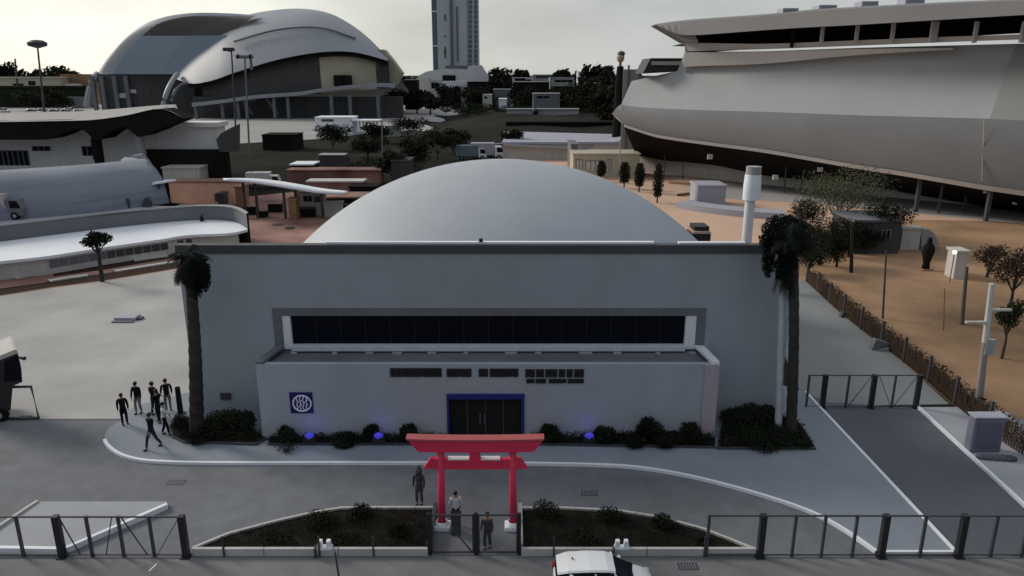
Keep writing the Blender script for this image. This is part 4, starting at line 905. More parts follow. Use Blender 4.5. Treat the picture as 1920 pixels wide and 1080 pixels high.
# step terraces beyond
def arc_wall(name, label, pts, h, m, w=.6, cat='wall'):
    P = resample(PX(pts), 24); t = thing(name, label, cat, P[12]); ribbon(P, w, 0, h).build('wall', M[m], t); return t
arc_wall('garden_wall', 'long curved pale garden wall sweeping toward the white pylon', [(1282, 388), (1330, 396), (1400, 404), (1470, 408)], .9, 'paleroof', 3.5)
arc_wall('garden_wall', 'rough brown kerb of stones left of the pale garden wall', [(1272, 368), (1300, 364), (1330, 360)], .4, 'brown')
arc_wall('garden_wall', 'thin brown stone line under the stadium', [(1255, 344), (1300, 347), (1345, 349)], .4, 'brown')
house('garden_block', 'pale low block beside the curved garden wall', 1309, 1362, 350, 116, 5, 'paleroof', z0=0, cat='block')
sheet('pale_apron', [(p.x, p.y) for p in PX([(1362, 372), (1500, 380), (1920, 420), (1920, 395), (1500, 352), (1250, 340), (1290, 350)])], .02, M['beige'])
# trees on the right
def tree(label, px, py, w, h, trunk_h=None, m='leaf', n=2600, size=.16, group=None, name='tree', Y=None, r=.16, lobes=9, hollow=.35, sc=None):
    g = G(px, py) if Y is None else Vector((D(px, 150, Y).x, Y, 0)); th = trunk_h or h * .45
    t = thing(name, label, 'tree', g, group)
    tr = MB(); tr.tube([g, g + Vector((.05, 0, th * .6)), g + Vector((0, 0, th + h * .15))], [r, r * .8, r * .4], 8)
    cs = []
    for k in range(lobes):
        a = k * 2.4; rr = w * .3 * math.sqrt((k + .4) / lobes) * 1.2
        cs.append(g + Vector((math.cos(a) * rr, math.sin(a) * rr, th + (h - th) * random.uniform(.25, .8))))
    for c_ in cs: tr.tube([g + Vector((0, 0, th * .8)), g.lerp(c_, .5) + Vector((0, 0, th * .35)), c_], [r * .4, r * .25, r * .08], 5)
    tr.build('trunk', M['bark'], t)
    c = MB()
    for c_ in cs: c.leaves(c_, (w * .26, w * .26, (h - th) * .3), n // lobes, size, hollow)
    c.build('crown', M[m], t, fix=False); return t
tree('broad hazy olive green tree under the stadium edge', 1565, 448, 11, 9.2, 3.0, 'leaf2', 7000, .11, hollow=.2, lobes=14)
tree('dark tree right of the broad olive green tree', 1655, 470, 6, 6.0, 2.4, 'leaf', 3600, .11)
tree('bushy dark tree just behind the tall palm tree', 1535, 497, 5.4, 4.9, 1.0, 'leaf', 5200, .1)
tree('low dark tree between the palm and the dark grey shed', 1590, 482, 5, 4.6, .9, 'leaf', 4600, .1)
tree('wispy olive bush at the left end of the dark trees', 1505, 446, 5, 5, 1.0, 'leaf', 3000, .12)
tree('blurred brown tree at the right edge of the sand field', 1890, 590, 5.0, 6.0, 2.6, 'rust', 2400, .13)
tree('small dark lollipop tree standing in the sand field right of the white pole', 1878, 672, 1.9, 4.3, 2.1, 'leaf', 1900, .09, r=.11)
tree('brown leafless bush behind the white pole', 1850, 520, 3.5, 3.5, 1.2, 'rust', 1400, .11)
tree('small palm like tree standing on the rust road left of the planetarium', 192, 528, 2.6, 5.2, 3.6, 'leaf', 1500, .14, r=.22)
t = tree('thin black sapling on the pavilion roof edge', 384, 444, .7, 3.0, .4, 'leaf', 500, .09, r=.05, lobes=5)
tree('dark bush clinging to the left corner of the planetarium', 318, 700, 1.0, 8.0, 7.0, 'leaf', 10, .1) if False else None
house('grey_shed', 'dark grey shed behind the dark trees on the sand field', 1603, 1692, 416, 84, 6, 'darkwall', z0=0, wins=[(1652, 1670, 432, 447)], cat='shed', roof='slate')
house('white_arch_wall', 'bright pale wall beside the dark grey shed', 1693, 1728, 430, 86, 1, 'offwhite', z0=0, cat='wall')
wa = thing('white_vault', 'pale half round vault right of the bright pale wall', 'vault', (D(1745, 460, 86).x, 86, 0))
MB().prism([D(1728, 430, 86), D(1742, 430, 86), D(1752, 438, 86), D(1759, 452, 86), D(1760, 474, 86), D(1728, 474, 86)], (0, 2, 0)).build('vault', M['concrete'], wa)
house('lit_booth', 'small booth with a glowing lamp in the sand field', 1795, 1816, 474, 73, 1.6, 'offwhite', z0=0, cat='booth')
t = thing('lamp_globe', 'small glowing lamp on the booth in the sand field', 'lamp', D(1790, 472, 72)); q = D(1790, 473, 72)
MB().ball(q, .22, 2).build('globe', mat('warm_lamp', (.8, .7, .6), .4, .02, 1, emit=((1, .82, .65), 1.6)), t, smooth=True); MB().tube([(q.x, q.y, 0), q], .05, 6).build('post', M['steel'], t)
def pole(name, label, px, pb_, pt_, r, m='steel', lean=0, extra=None, cat='pole', group=None, Y=None):
    g = G(px, pb_) if Y is None else Vector((D(px, pb_, Y).x, Y, 0)); tp_ = D(px + lean, pt_, g.y)
    t = thing(name, label, cat, g, group); MB().tube([g, tp_], [r, r * .75], 10).build('post', M[m], t)
    if extra == 'lamp':
        MB().tube([tp_ + Vector((0, 0, -.2)), tp_ + Vector((-r * 5, 0, .2))], r * .5, 6).build('arm', M[m], t); MB().box(tp_.x - r * 8, tp_.x + r * 3, tp_.y - r * 2, tp_.y + r * 2, tp_.z, tp_.z + r * 3.4, r * .5).build('lamp_head', M[m], t)
    if extra == 'ring':
        MB().revolve([(r * 1.5, 0), (r * 8, r * 2), (r * 8.5, r * 5), (r * 5, r * 7), (.05, r * 7.5)], tp_ - Vector((0, 0, r * 3)), 16).build('lamp_head', M[m], t)
    if extra == 'frame':
        for s in (-1, .9): MB().box(tp_.x + s * r * 6 - r, tp_.x + s * r * 6 + r, tp_.y - r, tp_.y + r, tp_.z - (r * 10 if s > 0 else 0), tp_.z + r * 4).build('lamp_head', M[m], t)
        MB().box(tp_.x - r * 8, tp_.x + r * 8, tp_.y - r, tp_.y + r, tp_.z, tp_.z + r * 3).build('arm', M[m], t)
    return t
gl_ = 'tall lamp posts before the arena'
pole('lamp_post', 'lamp post with round head against the bright sky on the left', 79, 192, 84, .45, 'steel', -9, 'ring', 'lamp post', gl_, Y=330)
pole('lamp_post', 'lamp post with square head in front of the arena shell', 441, 240, 96, .32, 'steel', -7, 'lamp', 'lamp post', gl_, Y=250)
pole('lamp_post', 'tallest lamp post with a framed double head in front of the arena', 471, 345, 110, .2, 'slate', -12, 'frame', 'lamp post', gl_, Y=145)
pole('mast', 'thin dark mast on the far left skyline', 28, 150, 110, .7, 'steel', 0, None, 'mast', Y=520)
pole('street_pole', 'slim grey pole beside the dark lawn left of the dome', 719, 352, 226, .17, 'slate', -3, None, 'pole', Y=150)
pole('street_pole', 'pale pole standing against the stadium prow', 1163, 345, 262, .13, 'concrete', 0, None)
gs = 'poles standing in the sand field'
pole('sand_pole', 'short black pole at the foot of the dark trees', 1596, 511, 420, .2, 'black', 2, None, group=gs)
pole('sand_pole', 'thin tall pole in the open sand left of the silhouetted visitor', 1655, 597, 470, .09, 'steel', 7, None, group=gs)
pole('sand_pole', 'leaning dark pole just left of the white utility pole', 1803, 608, 500, .17, 'brownpanel', 10, None, group=gs)
pole('sand_pole', 'faint brown pole in the middle of the sand field', 1769, 620, 540, .05, 'brown', 2, None, group=gs)
pole('front_pole', 'thin dark pole on the street in front of the left planting bed', 637, 1092, 1034, .05, 'steel', -9, None)
up_ = thing('utility_pole', 'weathered white utility pole with cross arms at the right edge', 'utility pole', G(1833, 768))
g = G(1833, 768); tp_ = D(1860, 532, g.y); md = g.lerp(tp_, .55)
MB().tube([g, md], [.24, .19], 10).build('lower_shaft', M['wood'], up_); MB().tube([md - Vector((0, 0, .02)), tp_], [.19, .15], 10).build('upper_shaft', M['offwhite'], up_)
for py2, x0, x1 in ((604, 1811, 1848), (581, 1852, 1896)): a = D(x0, py2, g.y); b = D(x1, py2, g.y); MB().box(a.x, b.x, g.y - .08, g.y + .08, a.z - .06, a.z + .06).build('cross_arm', M['offwhite'], up_)
a = D(1842, 636, g.y); b = D(1861, 664, g.y); MB().box(a.x + .15, b.x, g.y - .2, g.y + .15, b.z, a.z, .03).build('junction_box', M['concrete'], up_)
MB().box(g.x - .35, g.x + .35, g.y - .35, g.y + .35, 0, .25, .03).build('base', M['concrete'], up_)
# rusty boundary fence
bp = resample(PX([(1512, 528), (1580, 590), (1650, 645), (1720, 700), (1790, 760), (1880, 830), (1990, 900)]), 64)
bf = thing('boundary_fence', 'rusty brown palisade fence along the diagonal edge of the sand field', 'fence', bp[20])
rl = MB()
for z in (.35, 1.25): rl.tube([p + Vector((0, 0, z)) for p in bp], .035, 5)
rl.build('rail', M['rust'], bf)
pm = MB()
for i in range(0, 63):
    for k in (0, .33, .66):
        p = bp[i].lerp(bp[i + 1], k); pm.bar(p, p + Vector((random.uniform(-.05, .05), 0, random.uniform(1.25, 1.55))), .13, .025)
pm.build('palisade', M['rust'], bf)
for i in range(0, 64, 6): MB().box(bp[i].x - .08, bp[i].x + .08, bp[i].y - .08, bp[i].y + .08, 0, 1.9).build('post', M['steel'], bf)
hg = MB()
for i in range(0, 64): hg.leaves(bp[i] + Vector((.9, .5, .35)), (.9, .8, .8), 160, .08, .1)
o = hg.build('dry_scrub', M['rust'], fix=False); o['kind'] = 'stuff'
# kiosk at right edge, debris, small things
g = G(1846, 850); kk = thing('kiosk_cabinet', 'blue grey metal kiosk cabinet on the right pavement', 'cabinet', g)
MB().box(g.x - .85, g.x + .85, g.y, g.y + .6, .05, 2.1, .09).build('casing', M['bluegrey'], kk)
MB().box(g.x - .65, g.x + .67, g.y - .04, g.y - .004, .3, 1.8, .015).build('front_panel', mat('cabinet_panel', (.13, .13, .18), .5, .1, 2), kk)
MB().box(g.x - .9, g.x + .9, g.y - .1, g.y + .68, 2.1, 2.19, .03).build('roof', M['paleroof'], kk)
g = G(1852, 856); t = thing('tarpaulin_heap', 'dark heap of cloth lying at the foot of the kiosk cabinet', 'heap', g)
m = MB(); 
for k in range(5): m.ball(g + Vector((k * .32 - .4, -.25 - .05 * k, .12)), .34, 2, (1.2, .8, .55))
m.build('heap', mat('heap_cloth', (.10, .10, .135), .9, .2, 3, .4), t, smooth=True)
for lab, px, py2, w_ in (('broken pale concrete block against the rusty fence', 1662, 657, 1.1), ('small grey wheel stop by the upper part of the rusty fence', 1590, 596, .6)):
    g = G(px, py2); t = thing('concrete_block', lab, 'block', g); MB().prism([(g.x - w_, g.y, .0), (g.x + w_, g.y, 0), (g.x + w_ * .6, g.y, .35), (g.x - w_ * .8, g.y, .8 * w_)], (0, .5, 0)).build('block', M['slate'] if w_ > 1 else M['steel'], t); MB().prism([(g.x - w_ * .6, g.y - .05, .05), (g.x + w_ * .8, g.y - .05, .05), (g.x + w_ * .3, g.y - .05, .3)], (0, .04, 0)).build('face', M['offwhite'], t)
g = G(240, 600); t = thing('ground_hatch', 'white slatted metal ground hatch lying alone on the pale lot', 'hatch', g)
MB().box(g.x - 1.0, g.x + .75, g.y - .35, g.y + .8, 0, .3, .03).build('cover', M['paleroof'], t); MB().box(g.x - 1.0, g.x + .75, g.y - .8, g.y - .36, 0, .12, .02).build('step', M['slate'], t); MB().box(g.x + .76, g.x + 1.15, g.y - .1, g.y + .5, 0, .18, .02).build('latch_box', M['steel'], t)

# ================================================================== big truck at left edge
g = G(-38, 790)
tr_ = thing('service_truck', 'dark boxy service truck cut off by the left picture edge', 'truck', g)
Y0 = g.y; xr_ = D(40, 700, Y0).x
bd = MB(); pr = [(-60, 775), (20, 770), (24, 724), (42, 716), (40, 690), (34, 664), (30, 657), (0, 668), (-60, 690)]
bd.prism([D(a, b, Y0) for a, b in pr], (-1.7, 2.3, 0)).build('body', M['plastic'], tr_)
MB().prism([D(a, b, Y0 - .03) for a, b in [(-60, 690), (0, 667), (26, 656), (32, 657), (34, 662), (0, 675), (-60, 697)]], (-1.74, 2.36, 0)).build('roof', M['offwhite'], tr_)
MB().prism([D(a, b, Y0 - .02) for a, b in [(8, 678), (32, 665), (38, 700), (38, 714), (8, 716)]], (0, .05, 0)).build('window', M['glass'], tr_)
q = D(44, 670, Y0); MB().tube([q - Vector((.3, 0, 0)), q + Vector((.25, -.3, .05))], [.05, .12], 8).build('mirror', M['black'], tr_)
for px in (8, -50):
    q = G(px, 786); w_ = MB().tube([(q.x, Y0 - .08, .42), (q.x, Y0 + .25, .42)], .42, 20).build('wheel', M['tyre'], tr_); MB().tube([(q.x, Y0 - .1, .42), (q.x, Y0 - .06, .42)], .22, 14).build('rim', M['rim'], w_)
g = G(36, 788); t = thing('rail_guard', 'low dark tube rail around a pale pad beside the service truck', 'rail', g)
P = PX([(-30, 787), (73, 785)]); zt = D(60, 725, P[1].y).z
MB().tube([(P[0].x, P[0].y, .06), (P[1].x, P[1].y, .06), (P[1].x - .1, P[1].y, zt), (P[0].x, P[0].y, zt)], .09, 8).build('frame', M['steel'], t)
MB().box(P[1].x - 1.2, P[1].x - .5, P[1].y - .2, P[1].y + .2, 0, .12).build('foot', M['black'], t)

# ================================================================== car in the street
def car(name, label, loc, rz=0, group=None, paint='carwhite'):
    t = thing(name, label, 'car', (0, 0, 0), group)
    # stations along x: (x, half width, z low, z belt)
    stn = [(-1.98, .62, .42, .78), (-1.93, .76, .32, .92), (-1.6, .84, .28, .98), (-.9, .87, .26, .97), (0, .88, .26, .95), (.7, .87, .26, .93), (1.2, .85, .27, .88), (1.65, .80, .30, .80), (1.92, .66, .36, .66), (2.0, .5, .42, .58)]
    m = MB(); rows = []
    for x, hw, z0, z1 in stn:
        rows.append([Vector((x, -hw * .9, z0)), Vector((x, -hw, z0 + (z1 - z0) * .35)), Vector((x, -hw * .985, z0 + (z1 - z0) * .75)), Vector((x, -hw * .9, z1)), Vector((x, -hw * .45, z1 + .03)), Vector((x, 0, z1 + .04)),
                     Vector((x, hw * .45, z1 + .03)), Vector((x, hw * .9, z1)), Vector((x, hw * .985, z0 + (z1 - z0) * .75)), Vector((x, hw, z0 + (z1 - z0) * .35)), Vector((x, hw * .9, z0))])
    body = m.loft(rows, n=0, closed=True, cap=True).build('body', M[paint], t, smooth=True)
    sb = body.modifiers.new('s', 'SUBSURF'); sb.levels = 2; sb.render_levels = 2
    cab = [(-1.9, .66, 1.0, .93), (-1.72, .68, 1.36, .93), (-1.45, .66, 1.47, .93), (-.6, .66, 1.52, .93), (.1, .64, 1.5, .93), (.4, .62, 1.43, .93), (1.05, .7, .98, .9), (1.25, .7, .88, .86)]
    m = MB(); rows = [[Vector((x, -.80, zb)), Vector((x, -.80 + (.80 - hw) * .85, zb + (z - zb) * .85)), Vector((x, -hw * .8, z)), Vector((x, hw * .8, z)), Vector((x, .80 - (.80 - hw) * .85, zb + (z - zb) * .85)), Vector((x, .80, zb))] for x, hw, z, zb in cab]
    m.loft(rows, n=0, closed=True, cap=True).build('glasshouse', M['glass'], t, smooth=True)
    m = MB(); rows = [[Vector((x, -hw * w2, z - .03)), Vector((x, -hw * w2 * .9, z + .025)), Vector((x, hw * w2 * .9, z + .025)), Vector((x, hw * w2, z - .03))] for x, hw, z, w2 in ((-1.86, .68, 1.36, .9), (-1.45, .68, 1.48, 1.0), (-.6, .68, 1.53, 1.02), (.1, .66, 1.51, 1.02), (.4, .64, 1.44, .98))]
    r = m.loft(rows, n=0, closed=True, cap=True).build('roof', M[paint], t, smooth=False)
    MB().tube([(-1.2, .1, 1.52), (-1.25, .1, 1.6)], .03, 8).build('antenna', M['plastic'], r)
    for s in (-1, 1):
        for x in (-.35, .45):
            MB().bar((x - (.0 if x < 0 else -.3), s * .82, .93), (x - (.04 if x < 0 else .1), s * .69, 1.42), .07, .04).build('pillar', M[paint], t)
        MB().bar((-1.5, s * .81, .95), (-1.35, s * .68, 1.42), .28, .04).build('pillar', M[paint], t)
        for x in (-1.25, 1.28):
            w_ = MB().tube([(x, s * .72, .32), (x, s * .88, .32)], .32, 24).build('wheel', M['tyre'], t); MB().tube([(x, s * .86, .32), (x, s * .89, .32)], .19, 12).build('rim', M['rim'], w_)
        MB().ball((.75, s * .98, .98), .11, 2, (.8, 1.1, .75)).build('mirror', M[paint], t, smooth=True)
        MB().ball((1.8, s * .58, .68), .16, 2, (1, .9, .5)).build('headlight', M['lens'], t, smooth=True)
        MB().box(-2.0, -1.86, s * .62 - .13, s * .62 + .13, .72, .95, .03).build('tail_light', M['lampred'], t)
        MB().box(-.75, -.55, s * .875, s * .895, .78, .82).build('handle', M['plastic'], t)
    MB().box(-2.03, -1.95, -.4, .4, .35, .5, .02).build('bumper', M['plastic'], t)
    t.location = loc; t.rotation_euler.z = rz; return t
car('parked_car', 'white hatchback car on the street in front of the right planting bed', (D(1130, 1060, 25.6).x, 25.35, 0), 0)
cr0 = None; k = 0
lots = [(58, 213, 395, 0), (78, 209, 400, 0), (100, 213, 392, 0), (122, 212, 392, 0), (146, 214, 388, 0), (128, 205, 410, 0), (2, 203, 410, 0), (858, 187, 500, 0), (870, 190, 480, 0), (887, 192, 470, 0), (955, 191, 470, 0), (990, 200, 440, 0), (968, 188, 480, 0)]
names = ['at the left end', 'second from the left', 'third from the left', 'fourth from the left', 'at the right end', 'in the row behind', 'at the picture edge']
for i, (px, py2, Y, rz) in enumerate(lots):
    lab = ('white car parked before the arena, ' + names[i]) if i < 7 else ['white car beside the bright archway building, leftmost', 'white car at the bright archway building, middle', 'white car just right of the bright archway building', 'white car in front of the dark long hall, left one', 'white car in front of the dark long hall, right one', 'white car in front of the dark long hall, rear one'][i - 7]
    L = (D(px, 180, Y).x, Y, 0 if i > 6 else 0)
    if cr0 is None: cr0 = car('distant_car', lab, L, 0, 'cars parked in the far lots'); cr0.scale = (1.6, 1.6, 1.6)
    else: c = copy_tree(cr0, L, random.uniform(-.2, .2), 1.6, lab)
b0 = None
for i, (px, py2, s_, lab) in enumerate(((885, 297, 1.15, 'blue grey truck parked behind the top of the dome, left one'), (915, 296, 1.3, 'white cabbed truck parked behind the top of the dome, middle one'), (940, 292, 1.1, 'small truck behind the top of the dome, right one'))):
    box_truck(lab, G(px, py2 + 2), s_, [mat('truck_blue', (.16, .22, .26), .6, .1, 1), M['paleroof'], M['slate']][i], 'parked_truck', 'trucks parked behind the dome', [.1, 0, .3][i])

# ================================================================== far trees
gf = 'dark trees along the horizon'
far = [(15, 118, 40, 560), (120, 126, 75, 560), (130, 124, 50, 575), (60, 134, 40, 600), (938, 130, 42, 560), (975, 133, 30, 650), (985, 132, 14, 640), (1014, 139, 32, 680), (1048, 132, 34, 600), (1058, 131, 26, 610), (1078, 137, 22, 640),
       (1105, 124, 34, 520), (1122, 124, 30, 520), (1140, 122, 34, 500), (1112, 140, 40, 505), (920, 146, 26, 500), (945, 150, 30, 470), (1145, 135, 36, 420), (1150, 150, 40, 330), (765, 150, 22, 450), (800, 138, 30, 560), (780, 170, 40, 400), (805, 172, 30, 390)]
labs = ['far left treetop at the picture edge', 'dark rounded tree mass behind the cream shed', 'tree rising behind the brown arched shed', 'low tree between mast and lamp post on the skyline', 'largest dark tree immediately right of the tower', 'flat dark tree behind the grey office', 'small round tree poking above the grey office',
        'low distant tree above the dark long hall', 'round dark tree above the grey stepped block', 'tree joining the right side of the round one above the stepped block', 'small tree just left of the white cube block', 'tall dark tree behind the white cube block', 'dark tree right of the white cube block', 'tall tree left of the figure statue',
        'lower dark tree under the white cube block', 'tree at the right foot of the white curved building', 'dark tree in front of the largest tree', 'dark tree just left of the figure statue', 'nearest dark tree left of the stadium prow', 'dark tree at the right end of the arena', 'tree behind the left end of the white curved building', 'wide dark tree at the start of the entry road', 'dark tree right of the wide one on the entry road']
for (px, pt_, wpx, Y), lab in zip(far, labs):
    h = D(px, pt_, Y).z; w_ = wpx * Y / F
    tree(lab, px, 0, w_ * 1.15, h, h * .25, 'leaf', 900, .35 + Y * .0022, gf, 'distant_tree', Y=Y, r=.5, lobes=8)
# far wood along the horizon
m = MB()
for i in range(420): x = random.uniform(-900, 900); y = random.uniform(900, 1250); m.leaves((x, y, random.uniform(3, 9)), (14, 10, 9), 26, 3.4, .1)
o = m.build('far_wood', M['leaf'], fix=False); o['kind'] = 'stuff'
# scrub on the mound and the near verge of the lawn
m = MB()
for i in range(260):
    px = random.uniform(850, 1165); py2 = random.uniform(203, 236); g = G(px, py2)
    m.leaves((g.x, g.y, 4.6 + random.uniform(-.5, .5)), (2.6, 2.6, 1.0), 90, .3, .1)
for i in range(60):
    px = random.uniform(600, 800); py2 = random.uniform(300, 335); g = G(px, py2); m.leaves((g.x, g.y, .6), (1.3, 1.3, 1.0), 40, .2, .1)
o = m.build('hillside_scrub', M['leaf'], fix=False); o['kind'] = 'stuff'

# ================================================================== PEOPLE
DG = None
def skin(name, verts, edges, rad, m, parent, sub=1):
    me = bpy.data.meshes.new(name); me.from_pydata([tuple(v) for v in verts], edges, []); o = bpy.data.objects.new(name, me); COL.objects.link(o)
    sk = o.modifiers.new('s', 'SKIN'); sk.use_smooth_shade = True
    for i, r in enumerate(rad):
        r = r if isinstance(r, tuple) else (r, r); me.skin_vertices[0].data[i].radius = r
    me.skin_vertices[0].data[0].use_root = True
    ss = o.modifiers.new('u', 'SUBSURF'); ss.levels = sub; ss.render_levels = sub
    dg = bpy.context.evaluated_depsgraph_get(); nm_ = bpy.data.meshes.new_from_object(o.evaluated_get(dg)); nm_.materials.clear(); nm_.materials.append(m)
    for p in nm_.polygons: p.use_smooth = True
    bpy.data.objects.remove(o); q = bpy.data.objects.new(name, nm_); COL.objects.link(q); q.parent = parent; return q
def person(label, g, h=1.72, face=0.0, stride=0.0, arms=(.1, .1), top='cloth_black', legs='cloth_black', group=None, bend=(0, 0), coat=False):
    """face: heading in radians, stride: leg swing, arms: forward swing of each arm, bend: elbow bend"""
    t = thing('person', label, 'person', (0, 0, 0), group); s = h / 1.72
    V = lambda x, y, z: Vector((x * s, y * s, z * s))
    hip = .92; pts = [V(0, 0, hip), V(0, 0, 1.12), V(0, 0, 1.32), V(0, 0, 1.44), V(0, .01, 1.52), V(0, .02, 1.60), V(0, .03, 1.67)]
    rad = [(.15, .11), (.13, .095), (.165, .105), (.10, .07), (.052, .052), (.078, .092), (.055, .07)]; ed = [(i, i + 1) for i in range(6)]
    legsv = {}; armsv = {}
    for sd_ in (-1, 1):
        sw = stride * sd_; b = len(pts)
        hp = V(sd_ * .09, 0, hip - .06); kn = V(sd_ * .1, .42 * math.sin(sw) + .04, .48 + .02 * abs(sw)); an = V(sd_ * .1, .42 * math.sin(sw) + .42 * math.sin(sw - .25 * abs(stride)) + .0, .085); toe = an + V(0, .17, -.055)
        pts += [hp, kn, an, toe]; rad += [.092, .062, .042, (.04, .03)]; ed += [(0, b), (b, b + 1), (b + 1, b + 2), (b + 2, b + 3)]; legsv[sd_] = (hp, kn, an)
        a = arms[0 if sd_ < 0 else 1]; bd_ = bend[0 if sd_ < 0 else 1]; b = len(pts)
        sh = V(sd_ * .185, 0, 1.40); el = sh + V(sd_ * .05, .28 * math.sin(a), -.28 * math.cos(a)); wr = el + V(0, .25 * math.sin(a + bd_), -.25 * math.cos(a + bd_)); dr = (wr - el).normalized(); pm_ = wr + dr * .07 * s
        pts += [sh, el, wr, pm_]; rad += [.055, .042, .028, (.036, .018)]; ed += [(3, b), (b, b + 1), (b + 1, b + 2), (b + 2, b + 3)]; armsv[sd_] = (sh, el, wr)
        for f in range(5):
            fo = (f - 1.5) * .019 if f < 4 else -.035; L = (.072, .08, .075, .06, .05)[f]; base = pm_ if f < 4 else wr + dr * .02 * s
            k_ = len(pts); pts += [base + V(0, fo, 0) + dr * L * .5 * s, base + V(-sd_ * .012, fo * 1.1, 0) + dr * L * s]; rad += [.0095, .008]; ed += [(b + 3 if f < 4 else b + 2, k_), (k_, k_ + 1)]
    skin('body', pts, ed, rad, M['skin'], t)
    P_ = [V(0, 0, .80), V(0, 0, .98), V(0, 0, 1.12), V(0, 0, 1.32), V(0, 0, 1.43)]; Rr = [(.185, .145), (.18, .14), (.17, .13), (.20, .14), (.13, .10)]; E = [(0, 1), (1, 2), (2, 3), (3, 4)]
    if coat: P_[0] = V(0, 0, .62); Rr[0] = (.2, .16)
    for sd_ in (-1, 1):
        b = len(P_); sh, el, wr = armsv[sd_]; P_ += [sh, el, wr]; Rr += [.08, .068, .05]; E += [(4, b), (b, b + 1), (b + 1, b + 2)]
    skin('jacket', P_, E, Rr, M[top], t)
    P_ = [V(0, 0, 1.06), V(0, 0, .90)]; Rr = [(.15, .115), (.17, .13)]; E = [(0, 1)]
    for sd_ in (-1, 1):
        b = len(P_); hp, kn, an = legsv[sd_]; P_ += [hp, kn, an + V(0, 0, .02)]; Rr += [.115, .085, .07]; E += [(1, b), (b, b + 1), (b + 1, b + 2)]
    skin('trousers', P_, E, Rr, M[legs], t)
    for sd_ in (-1, 1):
        an = legsv[sd_][2]; MB().ball(an + V(0, .07, -.04), .075 * s, 2, (.65, 1.75, .6)).build('shoe', M['plastic'], t, smooth=True).matrix_parent_inverse = Matrix.Identity(4)
    hr = MB(); hr.ball(V(0, -.005, 1.66), .108 * s, 3, (.88, 1.0, .95)); o = hr.build('hair', M['hair'], t, smooth=True)
    f_ = MB(); f_.ball(V(0, .115, 1.6), .018 * s, 1, (.8, 1.2, 1.4)); f_.ball(V(-.088, .02, 1.6), .022 * s, 1, (.5, 1, 1.5)).ball(V(.088, .02, 1.6), .022 * s, 1, (.5, 1, 1.5)); f_.build('nose_and_ears', M['skin'], t, smooth=True)
    e_ = MB(); 
    for sd_ in (-1, 1): e_.ball(V(sd_ * .032, .103, 1.625), .012 * s, 1)
    e_.build('eyes', M['hair'], t)
    MB().box(-.025 * s, .025 * s, .098 * s, .108 * s, 1.553 * s, 1.563 * s).build('mouth', M['lampred'], t)
    zmin = 0.01
    t.location = Vector(g); t.rotation_euler.z = face - 0.0; return t
gp = 'visitors standing at the left end of the plaza'
zP = .11
person('person in long black clothes standing apart at the far left of the group', G(235, 797, zP), 2.0, .4, .05, (.1, 0), 'cloth_black', 'cloth_black', gp, (0, 0), True)
person('person in black top and grey trousers behind, second from the left of the group', G(261, 775, zP), 2.05, 3.0, .08, (.1, .2), 'cloth_black', 'cloth_grey', gp)
person('tall person in black seen from behind in the middle of the group', G(292, 778, zP), 2.15, -.4, .12, (.2, .3), 'cloth_black', 'cloth_black', gp, (.4, .5), True)
person('person in black jacket at the rear right of the group', G(317, 772, zP), 2.15, .5, .1, (.2, .2), 'cloth_black', 'cloth_grey', gp, (.5, .2))
person('person in black walking toward the street at the front of the group', G(288, 840, zP), 2.1, 2.7, .38, (.4, -.4), 'cloth_black', 'cloth_navy', gp, (.3, .3))
person('person in a white top reaching forward on the right of the group', G(312, 815, zP), 2.0, -1.3, .2, (.3, 1.1), 'cloth_white', 'cloth_black', gp, (.2, .4))
person('person in black half hidden behind the white topped one', G(300, 792, zP), 2.1, 1.2, .15, (.1, .4), 'cloth_black', 'cloth_black', gp, (0, .6))
q = G(339, 776, zP); t = thing('plaza_post', 'dark thick post between the group and the leaning palm', 'post', q); MB().tube([q, q + Vector((0, 0, 1.75))], [.17, .15], 12).build('post', M['soil'], t); MB().box(q.x - .25, q.x + .25, q.y - .25, q.y + .25, q.z, q.z + .08).build('base', M['steel'], t)
person('person with black hair and white shirt between the torii pillars', G(855, 986), 1.78, .2, .06, (.15, .1), 'cloth_white', 'cloth_black', 'people by the torii gate', (.9, .3))
person('person in dark grey standing behind the street gate', G(914, 1027), 1.74, 2.9, .1, (.1, .2), 'steel', 'steel', 'people by the torii gate', (.2, .2))
q = G(1735, 506); t = thing('robed_statue', 'tall dark hooded statue silhouette standing in the sand field', 'statue', q)
MB().revolve([(.38, 0), (.34, .8), (.5, 1.5), (.62, 2.0), (.6, 2.4), (.4, 2.8), (.24, 2.95), (.27, 3.2), (.2, 3.45), (.03, 3.55)], q, 14).build('robe', M['soffit'], t, smooth=True)
MB().box(q.x - .6, q.x + .6, q.y - .5, q.y + .5, 0, .15, .02).build('plinth', M['brown'], t)
p_ = person('tall person in a long dark hooded coat left of the torii gate', G(787, 946), 1.95, 2.9, .04, (.05, .05), 'steel', 'steel', 'people by the torii gate', (.1, .1), True)
hd = MB().revolve([(.15, 1.62), (.17, 1.78), (.14, 1.92), (.05, 2.08), (.01, 2.12)], (0, -.02, 0), 14).build('hood', M['steel'], None, smooth=True); hd.parent = p_

